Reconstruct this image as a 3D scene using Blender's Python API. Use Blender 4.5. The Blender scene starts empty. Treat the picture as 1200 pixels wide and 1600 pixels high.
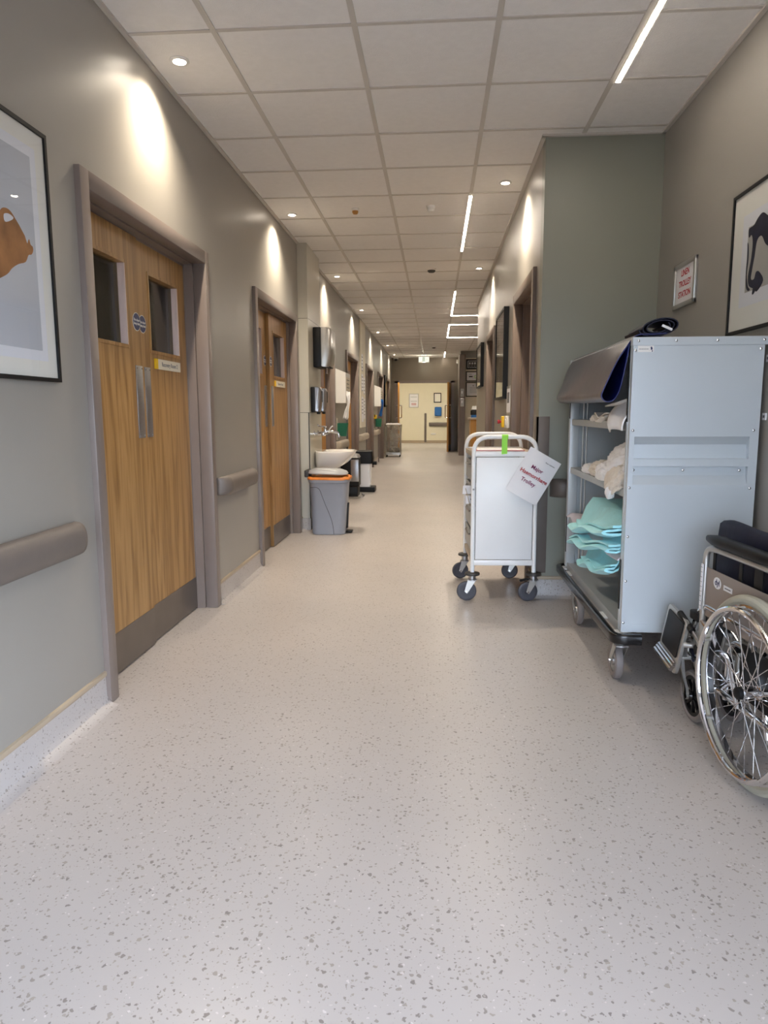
import bpy, bmesh, math, random
from mathutils import Vector, Matrix, noise
random.seed(7)
PI = math.pi
scene = bpy.context.scene
COL = scene.collection
V = Vector
XAX, YAX, ZAX = V((1,0,0)), V((0,1,0)), V((0,0,1))

# ------------------------------------------------------------------ materials
def nodes_of(name):
    m = bpy.data.materials.new(name); m.use_nodes = True
    nt = m.node_tree; b = nt.nodes['Principled BSDF']
    return m, nt, b
def lin(c):
    return tuple((x/12.92 if x <= .04045 else ((x+.055)/1.055)**2.4) for x in c)
def rgb(r, g, b): return lin((r/255, g/255, b/255)) + (1,)
def pmat(name, col, rough=.5, metal=0., spec=.5, coat=0., var=.04, scale=6., bump=0., bscale=60., stretch=(1,1,1)):
    """plain surface with a faint mottling so that nothing is perfectly flat"""
    m, nt, b = nodes_of(name)
    N, L = nt.nodes, nt.links
    tc = N.new('ShaderNodeTexCoord'); mp = N.new('ShaderNodeMapping'); mp.inputs['Scale'].default_value = stretch
    L.new(tc.outputs['Object'], mp.inputs[0])
    nz = N.new('ShaderNodeTexNoise'); nz.inputs['Scale'].default_value = scale; nz.inputs['Detail'].default_value = 3
    L.new(mp.outputs[0], nz.inputs['Vector'])
    rp = N.new('ShaderNodeValToRGB')
    rp.color_ramp.elements[0].position = .3; rp.color_ramp.elements[1].position = .7
    rp.color_ramp.elements[0].color = tuple(max(0, c*(1-var)) for c in col[:3])+(1,)
    rp.color_ramp.elements[1].color = tuple(min(1, c*(1+var)) for c in col[:3])+(1,)
    L.new(nz.outputs['Fac'], rp.inputs[0]); L.new(rp.outputs[0], b.inputs['Base Color'])
    b.inputs['Roughness'].default_value = rough; b.inputs['Metallic'].default_value = metal
    b.inputs['Specular IOR Level'].default_value = spec; b.inputs['Coat Weight'].default_value = coat
    if bump:
        n2 = N.new('ShaderNodeTexNoise'); n2.inputs['Scale'].default_value = bscale; n2.inputs['Detail'].default_value = 2
        L.new(mp.outputs[0], n2.inputs['Vector'])
        bp = N.new('ShaderNodeBump'); bp.inputs['Strength'].default_value = bump; bp.inputs['Distance'].default_value = .01
        L.new(n2.outputs['Fac'], bp.inputs['Height']); L.new(bp.outputs[0], b.inputs['Normal'])
    return m
def emit(name, col, s):
    m, nt, b = nodes_of(name)
    b.inputs['Base Color'].default_value = (.8,.8,.8,1)
    b.inputs['Emission Color'].default_value = col; b.inputs['Emission Strength'].default_value = s
    return m
def oak(name, c1, c2, c3):
    m, nt, b = nodes_of(name); N, L = nt.nodes, nt.links
    tc = N.new('ShaderNodeTexCoord'); mp = N.new('ShaderNodeMapping'); mp.inputs['Scale'].default_value = (9, 9, .55)
    L.new(tc.outputs['Object'], mp.inputs[0])
    n1 = N.new('ShaderNodeTexNoise'); n1.inputs['Scale'].default_value = 1.3; n1.inputs['Detail'].default_value = 4; n1.inputs['Distortion'].default_value = .6
    L.new(mp.outputs[0], n1.inputs['Vector'])
    mu = N.new('ShaderNodeMath'); mu.operation = 'MULTIPLY'; mu.inputs[1].default_value = 9.
    L.new(n1.outputs['Fac'], mu.inputs[0])
    fr = N.new('ShaderNodeMath'); fr.operation = 'PINGPONG'; fr.inputs[1].default_value = 1.
    L.new(mu.outputs[0], fr.inputs[0])
    mp2 = N.new('ShaderNodeMapping'); mp2.inputs['Scale'].default_value = (160, 160, 2.2)
    L.new(tc.outputs['Object'], mp2.inputs[0])
    n2 = N.new('ShaderNodeTexNoise'); n2.inputs['Scale'].default_value = 1.; n2.inputs['Detail'].default_value = 2
    L.new(mp2.outputs[0], n2.inputs['Vector'])
    rp = N.new('ShaderNodeValToRGB'); e = rp.color_ramp.elements
    e[0].position = .0; e[0].color = c1; e[1].position = 1.; e[1].color = c2
    k = rp.color_ramp.elements.new(.55); k.color = c3
    ad = N.new('ShaderNodeMath'); ad.operation = 'MULTIPLY_ADD'; ad.inputs[1].default_value = .62; 
    L.new(fr.outputs[0], ad.inputs[0])
    m2 = N.new('ShaderNodeMath'); m2.operation = 'MULTIPLY'; m2.inputs[1].default_value = .42
    L.new(n2.outputs['Fac'], m2.inputs[0]); L.new(m2.outputs[0], ad.inputs[2])
    L.new(ad.outputs[0], rp.inputs[0]); L.new(rp.outputs[0], b.inputs['Base Color'])
    b.inputs['Roughness'].default_value = .42
    return m
def terrazzo(name):
    m, nt, b = nodes_of(name); N, L = nt.nodes, nt.links
    tc = N.new('ShaderNodeTexCoord')
    nd = N.new('ShaderNodeTexNoise'); nd.inputs['Scale'].default_value = 90; nd.inputs['Detail'].default_value = 1
    L.new(tc.outputs['Object'], nd.inputs['Vector'])
    mx = N.new('ShaderNodeMixRGB'); mx.blend_type = 'LINEAR_LIGHT'; mx.inputs[0].default_value = .007
    L.new(tc.outputs['Object'], mx.inputs[1]); L.new(nd.outputs['Color'], mx.inputs[2])
    base = None
    prev = None
    big = N.new('ShaderNodeTexNoise'); big.inputs['Scale'].default_value = 1.1
    L.new(tc.outputs['Object'], big.inputs['Vector'])
    rb = N.new('ShaderNodeValToRGB'); rb.color_ramp.elements[0].color = BASE_A; rb.color_ramp.elements[1].color = BASE_B
    rb.color_ramp.elements[0].position = .35; rb.color_ramp.elements[1].position = .65
    L.new(big.outputs['Fac'], rb.inputs[0]); prev = rb.outputs[0]
    for sc, lo, hi, frac, ca, cb in ((74, .10, .40, .78, rgb(128,121,118), rgb(160,152,144)),
                                     (120, .08, .36, .55, rgb(140,132,128), rgb(172,164,156)),
                                     (80, .08, .28, .22, rgb(206,200,199), rgb(200,192,190))):
        vo = N.new('ShaderNodeTexVoronoi'); vo.inputs['Scale'].default_value = sc
        L.new(mx.outputs[0], vo.inputs['Vector'])
        sp = N.new('ShaderNodeSeparateColor'); L.new(vo.outputs['Color'], sp.inputs[0])
        mr = N.new('ShaderNodeMapRange'); mr.inputs[1].default_value = 1-frac; mr.inputs[2].default_value = 1.
        mr.inputs[3].default_value = 0.; mr.inputs[4].default_value = hi
        L.new(sp.outputs[0], mr.inputs[0])
        su = N.new('ShaderNodeMath'); su.operation = 'SUBTRACT'
        L.new(mr.outputs[0], su.inputs[0]); L.new(vo.outputs['Distance'], su.inputs[1])
        st = N.new('ShaderNodeMapRange'); st.inputs[1].default_value = -.015; st.inputs[2].default_value = .03
        L.new(su.outputs[0], st.inputs[0])
        cm = N.new('ShaderNodeMixRGB'); cm.inputs[1].default_value = ca; cm.inputs[2].default_value = cb
        L.new(sp.outputs[1], cm.inputs[0])
        mm = N.new('ShaderNodeMixRGB'); L.new(st.outputs[0], mm.inputs[0]); L.new(prev, mm.inputs[1]); L.new(cm.outputs[0], mm.inputs[2])
        prev = mm.outputs[0]
    L.new(prev, b.inputs['Base Color'])
    rn = N.new('ShaderNodeTexNoise'); rn.inputs['Scale'].default_value = 2.5; L.new(tc.outputs['Object'], rn.inputs['Vector'])
    rr = N.new('ShaderNodeMapRange'); rr.inputs[3].default_value = .30; rr.inputs[4].default_value = .40
    L.new(rn.outputs['Fac'], rr.inputs[0]); L.new(rr.outputs[0], b.inputs['Roughness'])
    return m
BASE_A = rgb(179,174,172); BASE_B = rgb(185,179,176)
def thin_glass(name, tint=(.9,.92,.92), refl=.12, rough=.0):
    m, nt, b = nodes_of(name); N, L = nt.nodes, nt.links
    N.remove(b); out = [n for n in N if n.type == 'OUTPUT_MATERIAL'][0]
    tr = N.new('ShaderNodeBsdfTransparent'); tr.inputs[0].default_value = tint+(1,)
    gl = N.new('ShaderNodeBsdfGlossy'); gl.inputs['Roughness'].default_value = rough
    ge = N.new('ShaderNodeNewGeometry'); dt = N.new('ShaderNodeVectorMath'); dt.operation = 'DOT_PRODUCT'
    L.new(ge.outputs['Normal'], dt.inputs[0]); L.new(ge.outputs['Incoming'], dt.inputs[1])
    ab = N.new('ShaderNodeMath'); ab.operation = 'ABSOLUTE'; L.new(dt.outputs['Value'], ab.inputs[0])
    iv = N.new('ShaderNodeMath'); iv.operation = 'SUBTRACT'; iv.inputs[0].default_value = 1.; L.new(ab.outputs[0], iv.inputs[1])
    pw = N.new('ShaderNodeMath'); pw.operation = 'POWER'; pw.inputs[1].default_value = 5.; L.new(iv.outputs[0], pw.inputs[0])
    ad = N.new('ShaderNodeMath'); ad.operation = 'MULTIPLY_ADD'; ad.inputs[1].default_value = .9; ad.inputs[2].default_value = refl*.2
    L.new(pw.outputs[0], ad.inputs[0])
    mx = N.new('ShaderNodeMixShader'); L.new(ad.outputs[0], mx.inputs[0]); L.new(tr.outputs[0], mx.inputs[1]); L.new(gl.outputs[0], mx.inputs[2])
    L.new(mx.outputs[0], out.inputs[0])
    return m
def ceil_tile(name):
    m = pmat(name, rgb(238,236,234), .85, var=.02, scale=30, bump=.25, bscale=260)
    return m
M = {}
M['wall'] = pmat('taupe_wall_paint', rgb(152,148,141), .36, var=.015, scale=3, bump=.03, bscale=220)
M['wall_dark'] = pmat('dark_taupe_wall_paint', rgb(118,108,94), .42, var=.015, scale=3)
M['return'] = pmat('sage_grey_wall_paint', rgb(138,139,128), .4, var=.015, scale=3, bump=.03, bscale=220)
M['reception'] = pmat('pale_taupe_wall_paint', rgb(226,216,192), .45, var=.015)
M['cream_wall'] = pmat('cream_wall_paint', rgb(232,226,204), .5, var=.01)
M['floor'] = terrazzo('speckled_vinyl')
M['cap'] = pmat('beige_capping_strip', rgb(176,160,138), .45)
M['tile'] = ceil_tile('mineral_fibre_tile')
M['grid'] = pmat('ceiling_grid_paint', rgb(200,195,188), .5, var=.01)
M['frame'] = pmat('taupe_gloss_frame_paint', rgb(126,114,108), .33, var=.03, scale=10)
M['frame_wood'] = pmat('brown_grained_frame_laminate', rgb(116,102,93), .4, var=.12, scale=14, stretch=(4,4,.3))
M['oak'] = oak('oak_veneer', rgb(180,142,92), rgb(126,90,48), rgb(160,121,72))
M['oak_far'] = oak('golden_oak_veneer', rgb(196,146,76), rgb(160,108,46), rgb(184,132,62))
M['lit_reveal'] = pmat('daylit_reveal_timber', rgb(228,206,196), .5, var=.08, scale=12, stretch=(6,6,.6))  # timber paled to carry the daylight on the vision panel reveals
M['steel'] = pmat('brushed_steel', rgb(168,168,170), .34, .9, var=.05, scale=30, stretch=(1,1,8))
M['kick'] = pmat('satin_kick_plate', rgb(128,120,114), .36, .8, var=.08, scale=5)
M['chrome'] = pmat('chrome', rgb(225,225,228), .08, 1., var=.0)
M['silver'] = pmat('silver_painted_metal', rgb(190,188,184), .3, .7, var=.03)
M['black'] = pmat('black_plastic', rgb(17,17,19), .45, spec=.3, var=.1)
M['blackgloss'] = pmat('black_rubber_gloss', rgb(16,16,18), .2, var=.1)
M['pane'] = thin_glass('vision_glass', (.72,.76,.76), .25)
M['picglass'] = thin_glass('picture_glass', (.95,.96,.97), .3)
M['rail'] = pmat('taupe_vinyl_handrail', rgb(108,99,93), .45, var=.04, scale=18, bump=.05, bscale=300)
M['rail_pale'] = pmat('pale_taupe_vinyl_handrail', rgb(176,164,148), .45, var=.03)
M['binwhite'] = pmat('glossy_white_metal', rgb(240,243,250), .2, var=.01, coat=.4)
M['paper'] = pmat('white_paper', rgb(236,236,240), .7, var=.01)
M['white'] = pmat('white_plastic', rgb(232,230,226), .4, var=.01)
M['cream'] = pmat('cream_plastic', rgb(222,214,196), .45, var=.01)
M['mat'] = pmat('ivory_mount_board', rgb(240,237,228), .8, var=.01)
M['print'] = pmat('pale_grey_print', rgb(196,198,204), .8, var=.05, scale=2)
M['bronze'] = pmat('ochre_brown_print_ink', rgb(146,100,58), .7, var=.35, scale=9)
M['ink'] = pmat('indigo_black_ink', rgb(18,20,40), .7, var=.5, scale=14)
M['inkgrey'] = pmat('grey_wash_print', rgb(176,172,164), .8, var=.06, scale=5)
M['red'] = pmat('crimson_print', rgb(176,32,52), .6)
M['purple'] = pmat('plum_print', rgb(128,40,90), .6)
M['blue'] = pmat('mandatory_blue_print', rgb(24,38,88), .4)
M['yellow'] = pmat('yellow_plastic', rgb(236,192,30), .4)
M['greyprint'] = pmat('grey_print', rgb(120,120,124), .7)
M['ips'] = pmat('putty_laminate_panel', rgb(196,192,180), .28, var=.02, scale=2)
M['ceramic'] = pmat('white_ceramic', rgb(238,234,228), .08, var=.01, coat=.5)
M['bin'] = pmat('grey_moulded_plastic', rgb(148,154,166), .42, var=.02, bump=.02, bscale=400)
M['binlid'] = pmat('light_grey_moulded_plastic', rgb(160,163,168), .35, var=.02)
M['orange'] = pmat('orange_liner_film', rgb(232,140,62), .35, var=.1, scale=20, bump=.3, bscale=30)
M['green'] = pmat('dark_green_plastic', rgb(10,92,62), .4, var=.08)
M['bluepl'] = pmat('blue_plastic', rgb(44,108,178), .4, var=.06)
M['powder'] = pmat('white_powder_coat', rgb(238,240,242), .32, var=.015)
M['galv'] = pmat('pale_blue_grey_coated_steel', rgb(196,203,208), .34, .1, var=.025, scale=1.6)
M['galv_in'] = pmat('grey_coated_steel', rgb(176,180,182), .45, .1, var=.03)
M['tan'] = pmat('beige_laminate', rgb(178,166,150), .5, var=.05)
M['castor_tyre'] = pmat('grey_rubber_tyre', rgb(128,120,118), .55, var=.05)
M['castor_dark'] = pmat('dark_grey_rubber', rgb(66,66,74), .5, var=.06)
M['vinyl'] = pmat('taupe_coated_fabric', rgb(80,74,82), .28, var=.06, scale=8, bump=.12, bscale=14)
M['vinyl_in'] = pmat('royal_blue_coated_fabric', rgb(12,24,92), .35, var=.25, scale=8, bump=.12, bscale=16)
M['navy'] = pmat('navy_vinyl', rgb(14,17,40), .5, spec=.3, var=.15, scale=9, bump=.1, bscale=30)
def cloth(name, c, var=.05):
    m = pmat(name, c, .85, var=var, scale=12, bump=.25, bscale=45); m.node_tree.nodes['Principled BSDF'].inputs['Sheen Weight'].default_value = .2
    return m
M['teal'] = cloth('pale_turquoise_cotton', rgb(170,234,242))
M['linen'] = cloth('white_cotton', rgb(242,241,242))
M['linen_cream'] = cloth('cream_cotton', rgb(230,221,208))
M['lilac'] = cloth('pale_lilac_cotton', rgb(214,206,214))
M['skirt'] = pmat('warm_grey_side_panel', rgb(150,138,130), .5, var=.04)
M['tyre'] = pmat('pale_grey_green_tyre', rgb(172,170,156), .6, var=.04)
M['lime'] = pmat('lime_green_tape', rgb(150,230,70), .5)
M['grille'] = pmat('dark_grey_plastic', rgb(60,58,56), .5)
M['bagfilm'] = None
M['led'] = emit('led_strip_diffuser', (1.,.89,.75,1), 36.)
M['lampface'] = emit('downlight_lamp_face', (1.,.88,.72,1), 40.)
M['exitface'] = emit('exit_sign_lit_face', (.95,1.,.88,1), .42)
M['exitgreen'] = emit('exit_sign_green', (.02,.25,.10,1), .3)
M['added_panel'] = emit('added_panel_diffuser', (1.,.90,.74,1), 20.)
def film(name):
    m, nt, b = nodes_of(name); N, L = nt.nodes, nt.links
    out = [n for n in N if n.type == 'OUTPUT_MATERIAL'][0]
    b.inputs['Base Color'].default_value = rgb(224,218,206); b.inputs['Roughness'].default_value = .18
    tr = N.new('ShaderNodeBsdfTransparent'); tr.inputs[0].default_value = (.9,.88,.84,1)
    nz = N.new('ShaderNodeTexNoise'); nz.inputs['Scale'].default_value = 9; nz.inputs['Detail'].default_value = 4
    tc = N.new('ShaderNodeTexCoord'); L.new(tc.outputs['Object'], nz.inputs['Vector'])
    mr = N.new('ShaderNodeMapRange'); mr.inputs[1].default_value = .35; mr.inputs[2].default_value = .65; mr.inputs[3].default_value = .06; mr.inputs[4].default_value = .38
    L.new(nz.outputs['Fac'], mr.inputs[0])
    mx = N.new('ShaderNodeMixShader'); L.new(mr.outputs[0], mx.inputs[0]); L.new(tr.outputs[0], mx.inputs[1]); L.new(b.outputs[0], mx.inputs[2]); L.new(mx.outputs[0], out.inputs[0])
    return m
M['bagfilm'] = film('clear_sack_film')

# ------------------------------------------------------------------ mesh builder
ORG = {}
class MB:
    def __init__(s): s.v = []; s.f = []; s.m = []; s.mats = []
    def mi(s, mat):
        mat = M[mat] if isinstance(mat, str) else mat
        if mat not in s.mats: s.mats.append(mat)
        return s.mats.index(mat)
    def add(s, verts, faces, mat):
        k = len(s.v); i = s.mi(mat)
        s.v += [V(p) for p in verts]
        for f in faces: s.f.append([k+a for a in f]); s.m.append(i)
        return s
    def bm(s, bm, mat, mtx=None):
        bm.verts.index_update()
        s.add([(mtx @ q.co) if mtx else q.co.copy() for q in bm.verts], [[q.index for q in f.verts] for f in bm.faces], mat); bm.free(); return s
    def box(s, x0, x1, y0, y1, z0, z1, mat, bev=0., seg=2):
        bm = bmesh.new(); bmesh.ops.create_cube(bm, size=1)
        for q in bm.verts: q.co = V(((x0+x1)/2+q.co.x*(x1-x0), (y0+y1)/2+q.co.y*(y1-y0), (z0+z1)/2+q.co.z*(z1-z0)))
        if bev: bmesh.ops.bevel(bm, geom=list(bm.edges), offset=bev, segments=seg, affect='EDGES', profile=.5)
        return s.bm(bm, mat)
    def obox(s, c, right, up, w, h, d, mat, bev=0.):
        """box centred at c, w along right, h along up, d along right x up"""
        r = V(right).normalized(); u = V(up).normalized(); n = r.cross(u)
        bm = bmesh.new(); bmesh.ops.create_cube(bm, size=1)
        for q in bm.verts: q.co = V((q.co.x*w, q.co.y*h, q.co.z*d))
        if bev: bmesh.ops.bevel(bm, geom=list(bm.edges), offset=bev, segments=2, affect='EDGES', profile=.5)
        for q in bm.verts: q.co = V(c)+r*q.co.x+u*q.co.y+n*q.co.z
        return s.bm(bm, mat)
    def tube(s, pts, r, mat, seg=10, closed=False, cap=True, flat=None):
        pts = [V(p) for p in pts]; n = len(pts)
        rs = r if isinstance(r, (list, tuple)) else [r]*n
        T = []
        for i in range(n):
            a = pts[i-1] if (i > 0 or closed) else pts[i]; b = pts[(i+1) % n] if (i < n-1 or closed) else pts[i]
            T.append((b-a).normalized())
        ref = ZAX if abs(T[0].dot(ZAX)) < .9 else XAX
        u = T[0].cross(ref).normalized(); verts = []
        for i in range(n):
            u = (u - T[i]*u.dot(T[i])).normalized(); w = T[i].cross(u)
            for k in range(seg):
                a = 2*PI*k/seg; verts.append(pts[i]+u*(math.cos(a)*rs[i])+w*(math.sin(a)*rs[i]))
        faces = []
        for i in range(n if closed else n-1):
            j = (i+1) % n
            for k in range(seg):
                l = (k+1) % seg; faces.append([i*seg+k, i*seg+l, j*seg+l, j*seg+k])
        if cap and not closed:
            faces.append(list(range(seg))[::-1]); faces.append([(n-1)*seg+k for k in range(seg)])
        return s.add(verts, faces, mat)
    def lathe(s, prof, c, axis, mat, seg=24, cap=True):
        """prof: (radius, distance along axis)"""
        ax = V(axis).normalized(); ref = ZAX if abs(ax.dot(ZAX)) < .9 else XAX
        u = ax.cross(ref).normalized(); w = ax.cross(u); c = V(c); verts = []
        for r, d in prof:
            for k in range(seg):
                a = 2*PI*k/seg; verts.append(c+ax*d+u*(math.cos(a)*r)+w*(math.sin(a)*r))
        faces = []; n = len(prof)
        for i in range(n-1):
            for k in range(seg):
                l = (k+1) % seg; faces.append([i*seg+k, i*seg+l, (i+1)*seg+l, (i+1)*seg+k])
        if cap: faces.append(list(range(seg))[::-1]); faces.append([(n-1)*seg+k for k in range(seg)])
        return s.add(verts, faces, mat)
    def prism(s, poly, o, right, up, d, mat):
        """2-D polygon in (right, up) at o, extruded d along right x up"""
        o = V(o); r = V(right); u = V(up); n = r.cross(u).normalized()
        k = len(poly); vs = [o+r*a+u*b for a, b in poly]+[o+r*a+u*b+n*d for a, b in poly]
        fs = [list(range(k))[::-1], [k+i for i in range(k)]]+[[i, (i+1) % k, k+(i+1) % k, k+i] for i in range(k)]
        return s.add(vs, fs, mat)
    def loft(s, rings, mat, cap=True, closed=True):
        k = len(rings[0]); vs = [V(p) for r in rings for p in r]; fs = []
        for i in range(len(rings)-1):
            for j in range(k if closed else k-1):
                l = (j+1) % k; fs.append([i*k+j, i*k+l, (i+1)*k+l, (i+1)*k+j])
        if cap and closed: fs.append(list(range(k))[::-1]); fs.append([(len(rings)-1)*k+j for j in range(k)])
        return s.add(vs, fs, mat)
    def text(s, txt, size, o, right, up, mat, align='CENTER', ext=.0004, space=1.0):
        cu = bpy.data.curves.new('t', 'FONT'); cu.body = txt; cu.size = size; cu.align_x = align; cu.align_y = 'CENTER'; cu.extrude = ext
        cu.offset = size*.018; cu.space_line = space; cu.resolution_u = 3
        ob = bpy.data.objects.new('t', cu); COL.objects.link(ob)
        dg = bpy.context.evaluated_depsgraph_get(); me = bpy.data.meshes.new_from_object(ob.evaluated_get(dg))
        r = V(right).normalized(); u = V(up).normalized(); n = r.cross(u); o = V(o)
        s.add([o+r*q.co.x+u*q.co.y+n*q.co.z for q in me.vertices], [list(p.vertices) for p in me.polygons], mat)
        bpy.data.objects.remove(ob); bpy.data.curves.remove(cu); bpy.data.meshes.remove(me); return s
    def move(s, f):
        s.v = [V(f(p)) for p in s.v]; return s
    def build(s, name, parent=None, smooth=35., local=False, subd=0, label=None):
        o = V((0,0,0)) if (parent is None or local) else ORG[parent]
        me = bpy.data.meshes.new(name)
        me.from_pydata([p-o for p in s.v], [], s.f)
        for mt in s.mats: me.materials.append(mt)
        me.polygons.foreach_set('material_index', s.m)
        b = bmesh.new(); b.from_mesh(me); bmesh.ops.recalc_face_normals(b, faces=list(b.faces)); b.to_mesh(me); b.free()
        if smooth:
            me.shade_smooth(); me.set_sharp_from_angle(angle=math.radians(smooth))
        me.update()
        ob = bpy.data.objects.new(name, me); COL.objects.link(ob)
        if parent: ob.parent = parent
        ORG[ob] = o
        if subd:
            md = ob.modifiers.new('sub', 'SUBSURF'); md.levels = subd; md.render_levels = subd
        if label: ob['label'] = label
        return ob
def thing(name, label, cat, loc, rz=0., group=None):
    o = bpy.data.objects.new(name, None); COL.objects.link(o); o.location = loc; o.rotation_euler = (0,0,rz)
    o.empty_display_size = .05; ORG[o] = V(loc)
    o['label'] = label; o['category'] = cat
    if group: o['group'] = group
    return o
def tag(o, label, cat, group=None):
    o['label'] = label; o['category'] = cat
    if group: o['group'] = group
    return o
def place(o, loc):
    """give a top-level mesh its origin at loc"""
    loc = V(loc)
    for q in o.data.vertices: q.co -= loc
    o.location = loc; return o
def dup(o, loc=None, parent=None, rz=None):
    c = o.copy(); COL.objects.link(c)
    if parent: c.parent = parent
    if loc is not None: c.location = loc
    if rz is not None: c.rotation_euler = (0,0,rz)
    for ch in list(o.children): dup(ch, None, c)
    return c
def struct(o): o['kind'] = 'structure'; return o
def fillet(pts, r, n=6):
    pts = [V(p) for p in pts]; out = [pts[0]]
    for i in range(1, len(pts)-1):
        a = (pts[i-1]-pts[i]); b = (pts[i+1]-pts[i]); la, lb = a.length, b.length; a.normalize(); b.normalize()
        ang = a.angle(b); t = min(r/math.tan(ang/2), la*.49, lb*.49)
        p, q = pts[i]+a*t, pts[i]+b*t
        for k in range(n+1):
            x = k/n; out.append(p*(1-x)**2+pts[i]*(2*x*(1-x))+q*x**2)
    out.append(pts[-1]); return out
def rrect(w, h, r, n=4):
    out = []
    for cx, cy, a0 in ((w/2-r, h/2-r, 0), (-w/2+r, h/2-r, 90), (-w/2+r, -h/2+r, 180), (w/2-r, -h/2+r, 270)):
        for k in range(n+1):
            a = math.radians(a0+90*k/n); out.append((cx+r*math.cos(a), cy+r*math.sin(a)))
    return out
def circ(r, n=24, cx=0, cy=0): return [(cx+r*math.cos(2*PI*k/n), cy+r*math.sin(2*PI*k/n)) for k in range(n)]
def smooth_curve(pts, n=6, closed=False):
    """Catmull-Rom through the points (any dimension as tuples)"""
    P = [V(tuple(p)+(0,)*(3-len(p))) for p in pts]; out = []; N = len(P)
    for i in range(N if closed else N-1):
        p0 = P[(i-1) % N] if (closed or i > 0) else P[i]; p1 = P[i]; p2 = P[(i+1) % N]; p3 = P[(i+2) % N] if (closed or i < N-2) else p2
        for k in range(n):
            t = k/n
            out.append(.5*((2*p1)+(-p0+p2)*t+(2*p0-5*p1+4*p2-p3)*t*t+(-p0+3*p1-3*p2+p3)*t**3))
    if not closed: out.append(P[-1])
    return out
SKY = 11.3
EXPO = 1.0
CAMR = [[0.99737, 0.006393, -0.072202], [0.072384, -0.1403, 0.98746], [-0.003818, -0.990088, -0.140393]]
# ------------------------------------------------------------------ the setting
XL, XR, XA, YR, ZC = -1.34, .635, 1.318, 4.475, 2.782
Y0, YE, YB = -2.6, 21.6, 27.
LEFT_DOORS = [(1,2.672,4.175),(2,5.24,6.84),(3,8.10,9.37),(4,10.62,12.2),(5,13.64,15.15),(6,16.48,18.06),(7,19.22,20.5)]
RIGHT_DOORS = [(8,4.72,5.93),(9,7.82,8.95)]
ZD = 2.09
def wall_with_doors(mb, x0, x1, ya, yb, doors, mat):
    y = ya
    for _, a, b in doors:
        mb.box(x0,x1,y,a+.03,0,ZC+.1,mat); mb.box(x0,x1,a+.03,b-.03,ZD-.03,ZC+.1,mat); y = b-.03
    mb.box(x0,x1,y,yb,0,ZC+.1,mat)
struct(MB().box(-3.6,3.4,Y0-.2,YB+.2,-.12,0,'floor').build('floor', smooth=0))
ceil = struct(MB().box(-3.6,3.4,Y0-.2,YB+.2,ZC,ZC+.12,'tile').build('ceiling', smooth=0))
g = MB()
for k in range(4): g.box(-.95+.6*k-.012,-.95+.6*k+.012,Y0,YE,ZC-.005,ZC+.004,'grid')
for k in range(4,7): g.box(-.95+.6*k-.012,-.95+.6*k+.012,11.25,YE,ZC-.005,ZC+.004,'grid')
for k in range(-9,32):
    y = 3.19+.59*k
    g.box(XL,XA if y < 4.5 else (XR if y < 11.25 else 3.2),y-.010,y+.010,ZC-.0045,ZC+.004,'grid')
ORG[ceil] = V((0,0,0)); g.build('ceiling_grid', ceil, smooth=0)
t = MB()
for (x0,x1,y0,y1) in ((XL,XL+.022,Y0,6.98),(XL,XL+.022,7.72,YE),(XR-.022,XR,4.45,11.25),(XA-.022,XA,Y0,YR),(XR-.022,XA,YR-.022,YR),(XL,XR,YE-.022,YE)):
    t.box(x0,x1,y0,y1,ZC-.012,ZC+.002,'grid')
struct(t.build('trim_1', smooth=0))
w = MB(); wall_with_doors(w, XL-.2, XL, Y0, YE+.15, LEFT_DOORS, 'wall'); struct(w.build('wall_left', smooth=0))
w = MB(); wall_with_doors(w, XR, XR+.18, YR+.12, 11.25, RIGHT_DOORS, 'wall'); struct(w.build('wall_right', smooth=0))
w = MB(); w.box(XA,XA+.15,.45,YR+.12,0,ZC+.1,'wall'); w.box(XA,XA+.15,Y0,-2.2,0,ZC+.1,'wall'); w.box(XA,XA+.15,-2.2,.45,2.15,ZC+.1,'wall'); w.box(XA,XA+.15,-2.2,.45,0,.25,'wall')
struct(w.build('wall_alcove', smooth=0))
w = MB()
for y in (-2.17,-1.3,-.43,.42): w.box(XA+.06,XA+.11,y-.03,y+.03,.25,2.15,'frame')
for z in (.28,2.12): w.box(XA+.06,XA+.11,-2.2,.45,z-.03,z+.03,'frame')
struct(w.build('window_2', smooth=0))
struct(MB().box(XR,XA,YR,YR+.12,0,ZC+.1,'return').build('wall_return', smooth=0))
w = MB(); w.box(-1.34,-1.16,YE,YE+.15,0,ZC+.1,'wall_dark'); w.box(.47,.8,YE,YE+.15,0,ZC+.1,'wall_dark'); w.box(-1.16,.47,YE,YE+.15,2.05,ZC+.1,'wall_dark')
struct(w.build('wall_end', smooth=0))
struct(MB().box(.65,.8,19.6,YE,0,ZC+.1,'wall').build('wall_right_end', smooth=0))
struct(MB().box(.65,3.2,19.45,19.6,0,2.6,'reception').box(.65,3.2,19.45,19.6,2.6,ZC+.1,'wall').build('wall_reception', smooth=0))
struct(MB().box(.62,.78,19.25,19.45,0,2.68,'frame_wood').build('trim_2', smooth=0))
struct(MB().box(XR+.18,3.2,11.1,11.25,0,ZC+.1,'wall').build('wall_partition', smooth=0))
struct(MB().box(3.2,3.35,YR,YE+.15,0,ZC+.1,'wall').build('wall_outer_right', smooth=0))
struct(MB().box(-3.6,-3.45,Y0,YE+.15,0,ZC+.1,'wall').build('wall_outer_left', smooth=0))
struct(MB().box(-2.6,2.6,YB,YB+.15,0,ZC+.1,'cream_wall').build('wall_beyond', smooth=0))
struct(MB().box(-2.75,-2.6,YE+.15,YB+.15,0,ZC+.1,'cream_wall').build('wall_beyond_left', smooth=0))
struct(MB().box(2.6,2.75,YE+.15,YB+.15,0,ZC+.1,'cream_wall').build('wall_beyond_right', smooth=0))
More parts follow.
